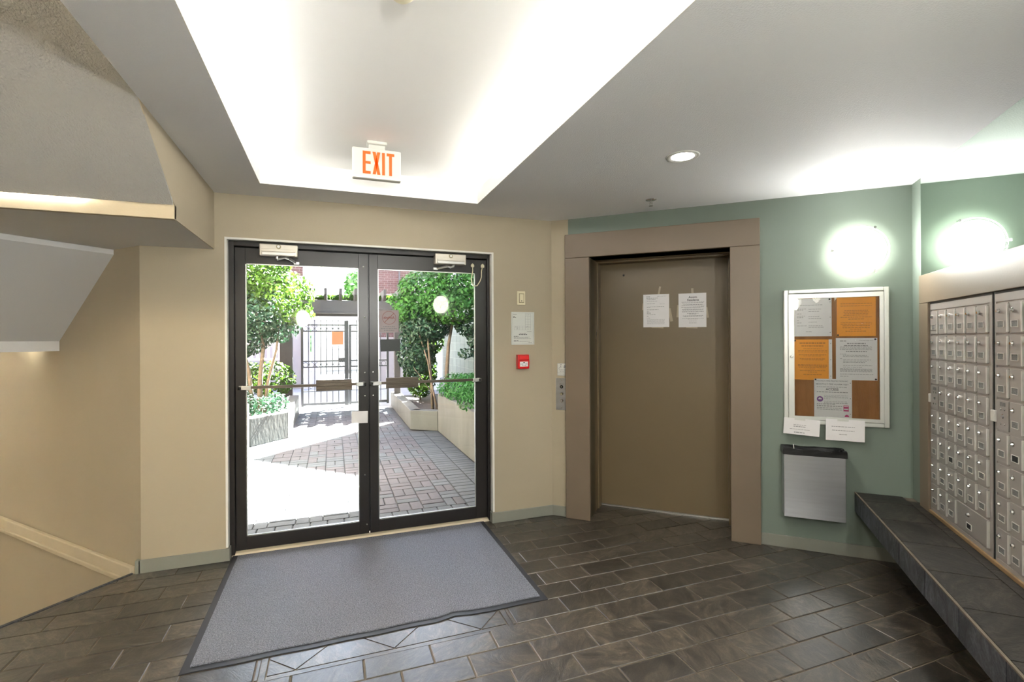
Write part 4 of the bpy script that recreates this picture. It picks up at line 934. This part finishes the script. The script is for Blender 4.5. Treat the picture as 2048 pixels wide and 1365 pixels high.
plant('garden_bush', 'small pale green bush on top of the sunlit planter wall', 'bush', (-1.42, 7.6, .53),
    [(leaves(900, [(-1.36, 7.5, .82, .2, .3, .28), (-1.7, 7.2, .8, .3, .5, .3)], .034, 8), 'leaf_bright')], [([(-1.42, 7.6, .5), (-1.4, 7.6, .8)], .01, .005)])
plant('garden_bush', 'leafy bush with lit yellow leaves between the pergola post and the trunks', 'bush', (1.75, 10.4, .23),
    [(leaves(2600, [(1.75, 10.4, .85, .35, .5, .6), (1.9, 10.6, 1.5, .4, .5, .4)], .045, 9), 'leaf_light')], [([(1.75, 10.4, .2), (1.75, 10.4, 1.1)], .02, .008)])
for lab, c, sc_, sd, mt, nn in (('far round tree above the street', (1.35, 20, 3.6), (.9, 1, .8), 11, 'leaf_mid', 900), ('far pale hedge of creeper beside the street', (-2.1, 21.4, 1.5), (1.6, .8, .8), 12, 'leaf_bright', 1400), ('far spreading shrub in front of the white garages', (3.6, 20.5, 1.4), (1.3, .8, .9), 13, 'leaf_bright', 1200), ('far broad tree behind the brick house', (5.5, 22, 4.0), (2.2, 2, 1.8), 14, 'leaf_mid', 1200)):
    plant('street_tree' if 'tree' in lab else 'street_shrub', lab, 'tree' if 'tree' in lab else 'bush', (c[0], c[1], ZG), [(leaves(nn, [(*c, *sc_)], .13, sd), mt)], [([(c[0], c[1], ZG), (c[0], c[1], c[2])], .09, .05)])

# pergola
pg = thing('pergola', 'dark timber pergola with notched rafters over the iron gate', 'pergola', (.2, 11.05, ZG))
def pbx(nm, x0, x1, y0, y1, z0, z1, m_='dark_timber', par=None): return obj(nm, MB().box(x0 - .2, x1 - .2, y0 - 11.05, y1 - 11.05, z0 - ZG, z1 - ZG), m_, par or pg, bevel=.006)
pbx('post', -.985, -.755, 10.75, 10.95, ZG, 2.05); pbx('post', 1.275, 1.40, 10.9, 11.05, ZG, 2.05)
pbx('beam', -1.7, 2.6, 10.86, 10.96, 2.05, 2.325); pbx('beam', -1.7, 2.6, 12.2, 12.3, 2.05, 2.325); pbx('lower_batten', -1.7, 2.6, 10.84, 10.86, 2.05, 2.09)
for k in range(14):
    x = -1.64 + k * .297
    b = MB(); b.prism([(x - .2, y_ - 11.05, z_ - ZG) for y_, z_ in ((10.72, 2.44), (10.72, 2.565), (12.45, 2.565), (12.45, 2.44), (12.35, 2.325), (10.82, 2.325))], (.058, 0, 0)); obj('rafter', b, 'dark_timber', pg)

# iron gate: one leaf plus a fixed side panel
def gate(name, label, x0, x1, bars, post_r):
    t = thing(name, label, 'gate', ((x0 + x1) / 2, 11.75, ZG), 0); c = (x0 + x1) / 2
    bb = lambda nm, a, d_, z0, z1, w=.02, m_='iron', par=None: obj(nm, MB().box(a - c, d_ - c, -w, w, z0 - ZG, z1 - ZG), m_, par or t)
    bb('stile', x0 - .03, x0 + .02, .01, 1.84, .025); bb('stile', x1 - post_r, x1 + .02, .01, 1.93 if post_r > .04 else 1.84, .025)
    for nm, z, h_ in (('top_rail', 1.815, .03), ('top_rail', 1.675, .03), ('middle_rail', 1.005, .03), ('middle_rail', .875, .03), ('lower_rail', .34, .018), ('bottom_rail', .035, .055)): bb(nm, x0, x1, z, z + h_, .012)
    for k in range(bars):
        x = x0 + (x1 - post_r - x0) * (k + 1) / (bars + 1)
        p = bb('picket', x - .008, x + .008, .04, 1.91, .008)
        b = MB(); b.lathe([(0, .05), (.012, .02), (.008, 0)], Matrix.Translation((x - c, 0, 1.91 - ZG)), 6); obj('finial', b, 'iron', p)
    for zc in (1.75, .945):
        for k in range(bars + 1):
            xa = x0 + (x1 - post_r - x0) * k / (bars + 1); xm = xa + (x1 - post_r - x0) / (bars + 1) / 2
            ring = [(xm - c + .05 * math.cos(2 * math.pi * q / 16), 0, zc - ZG + .05 * math.sin(2 * math.pi * q / 16)) for q in range(17)]
            obj('ring', MB().tube(ring, .006, 5, cap=False), 'iron', t)
    return t, c
gt, gc = gate('iron_gate', 'black iron gate leaf with ring ornaments and lock box', -.62, .33, 6, .07)
k = obj('lock_box', MB().box(.14 - gc, .27 - gc, -.03, .03, .99 - ZG, 1.09 - ZG), 'iron', gt); obj('lock_cylinder', disc(.018, .022, .2 - gc, 1.045 - ZG, -.03), 'chrome', k)
g2, gc2 = gate('iron_fence', 'black iron fixed panel with ring ornaments beside the gate leaf', .385, 1.22, 5, .03)
o = sheet('gate_notice', 'red-orange notice in white sleeve hung on the iron gate', 'notice', (.108, 11.72, 1.37), 0, .25, .31, 'paper_white'); obj('red_page', MB().box(-.115, .125, -.002, -.0012, .02, .31), 'notice_red', o)

# block wall and gabled house on the right
bw = thing('block_wall', 'pale grey-green stacked block garden wall behind the right-hand tree', 'wall', (3.05, 11.3, ZG))
obj('mortar', MB().box(-.04, .16, -.6, 2.8, 0, 2.3), 'block_mortar', bw)
BLK = MB().box(-.012, .01, -.194, .194, -.095, .095).mesh('block'); BLK.materials.append(MATS['block_green'])
for r in range(9):
    for c in range(8): obj('block', BLK, 'block_green', bw, loc=(-.035, -.4 + c * .4, .52 + r * .2))
obj('plinth', MB().box(-.10, .16, -.6, 2.8, 0, .40), 'facade_grey', bw); obj('coping', MB().box(-.08, .18, -.6, 2.8, 2.3, 2.38), 'roof_dark', bw)
hs = thing('gabled_house', 'gabled house wall along the paved walk beyond the tall planter', 'house', (3.2, 6.5, ZG))
b = MB(); b.prism([(3.1 - 3.2, y_ - 6.5, z_) for y_, z_ in ((4.1, 0), (11.4, 0), (11.4, 7.1), (8.76, 4.86), (4.1, 4.86))], (.8, 0, 0)); obj('gable_wall', b, 'brick', hs)
b = MB(); b.prism([(3.06 - 3.2, y_ - 6.5, z_) for y_, z_ in ((11.42, 7.1), (8.76, 4.84), (8.7, 4.9), (11.4, 7.19))], (.9, 0, 0)); b.prism([(3.06 - 3.2, y_ - 6.5, z_) for y_, z_ in ((8.76, 4.84), (4.1, 4.84), (4.1, 4.9), (8.7, 4.9))], (.9, 0, 0)); obj('roof_verge', b, 'roof_dark', hs)
# unseen canopy, added to keep sun off the first pavers and the lobby
cp = thing('added_canopy', 'added unseen canopy slab shading the ground outside the entrance doors', 'canopy', (.8, 4.0, 2.5))
obj('slab', MB().box(-2.0, 2.2, 0, 2.08, 0, .14), 'facade_grey', cp); obj('fascia', MB().box(-2.0, 2.2, 2.06, 2.10, -.02, .2), 'facade_white', cp)

# neighbouring buildings
def bricks(par, x0, x1, y, z0, z1, bw_=.215, bh=.075, proud=.012):
    b = MB(); r = 0; z = z0
    while z < z1:
        x = x0 - (bw_ / 2 if r % 2 else 0)
        while x < x1:
            a, c = max(x + .006, x0), min(x + bw_ - .006, x1)
            if c > a: b.box(a, c, y - proud, y + .005, z + .006, min(z + bh - .006, z1))
            x += bw_
        z += bh; r += 1
    o = obj('brick_courses', b, 'brick', par); o['kind'] = 'stuff'
t = thing('brick_house', 'red brick house with pale mortar across the street behind the rafters', 'house', (3.6, 17.2, ZG))
obj('wall', MB().box(-2.35, 3, 0, 1.5, 0, 8.0), 'mortar', t); bricks(t, -2.35, 3, 0, 1.6, 5.2)
obj('downpipe', MB().tube([(-1.42, -.05, 1.0), (-1.42, -.05, 6.5)], .03, 8), 'roof_dark', t)
t = thing('white_house', 'white rendered house gable with dark roof edge beside the brick house', 'house', (4.0, 14.5, ZG))
b = MB(); b.prism([(-1.75, 0, 0), (2.5, 0, 0), (2.5, 0, 7.5), (-1.75, 0, 3.15)], (0, 1.2, 0)); obj('gable_wall', b, 'facade_white', t)
b = MB(); b.prism([(-1.85, -.06, 3.05), (-1.85, -.06, 3.15), (2.5, -.06, 7.6), (2.5, -.06, 7.5)], (0, 1.3, 0)); obj('roof_edge', b, 'roof_dark', t)
t = thing('corner_house', 'brick corner house with white corner pilasters across the street', 'house', (-3.6, 16.5, ZG))
obj('wall', MB().box(-4, 2.75, 0, 4, 0, 8.0), 'mortar', t); bricks(t, .5, 2.75, 0, 2.0, 5.0)
for x in (2.75, 2.98): obj('pilaster', MB().box(x + .01, x + .19, -.08, .3, 0, 8.0), 'facade_white', t)
for k in range(3):
    w_ = obj('window', MB().box(-.2 - k * 1.1, .6 - k * 1.1, -.04, .02, .8, 2.0), 'facade_white', t); obj('pane', MB().box(-.13 - k * 1.1, .53 - k * 1.1, -.05, -.035, .87, 1.93), 'pane_dark', w_)
t = thing('side_house', 'tall brick house wall behind the multi-stemmed tree', 'house', (-3.2, 8.5, ZG))
obj('wall', MB().box(-.8, 0.2, -1.4, 4.5, 0, 8.5), 'brick', t)
t = thing('white_railing', 'white panelled porch railing behind the pergola post', 'railing', (-1.75, 14.0, .7))
obj('top_rail', MB().box(-.5, .62, 0, .05, .68, .74), 'facade_white', t); obj('bottom_rail', MB().box(-.5, .62, 0, .05, .28, .33), 'facade_white', t)
for k in range(9): obj('baluster', MB().box(-.46 + k * .127, -.40 + k * .127, .01, .04, .33, .68), 'facade_white', t)
for x in (-.5, .05, .60): obj('post', MB().box(x, x + .05, 0, .06, -.72, 1.2), 'facade_white', t)
t = thing('garage_row', 'row of white garages across the street behind the gate', 'garage', (.5, 25, ZG))
obj('wall', MB().box(-7, 8, 0, 4, 0, 2.7), 'facade_white', t); obj('roof', MB().box(-7.2, 8.2, -.3, 4, 2.7, 2.9), 'facade_grey', t)
for k in range(5):
    d = obj('garage_door', MB().box(-5.6 + k * 2.4, -3.7 + k * 2.4, -.06, 0, 0, 2.1), 'facade_grey', t)
    for q in range(4): obj('door_panel', MB().box(-5.55 + k * 2.4, -3.75 + k * 2.4, -.09, -.05, .06 + q * .51, .5 + q * .51), 'facade_white', d)
plant('climbing_vine', 'leafy creeper growing over the top of the pergola', 'vine', (.5, 11.6, 2.55), [(leaves(7500, [(-.9, 11.6, 2.43, .7, .65, .05), (.4, 11.7, 2.43, .9, .6, .045), (1.7, 11.6, 2.43, .8, .65, .05)], .05, 31), 'leaf_light')], [([(1.36, 11.0, 2.0), (1.3, 11.4, 2.5), (.4, 11.7, 2.58)], .015, .008)])
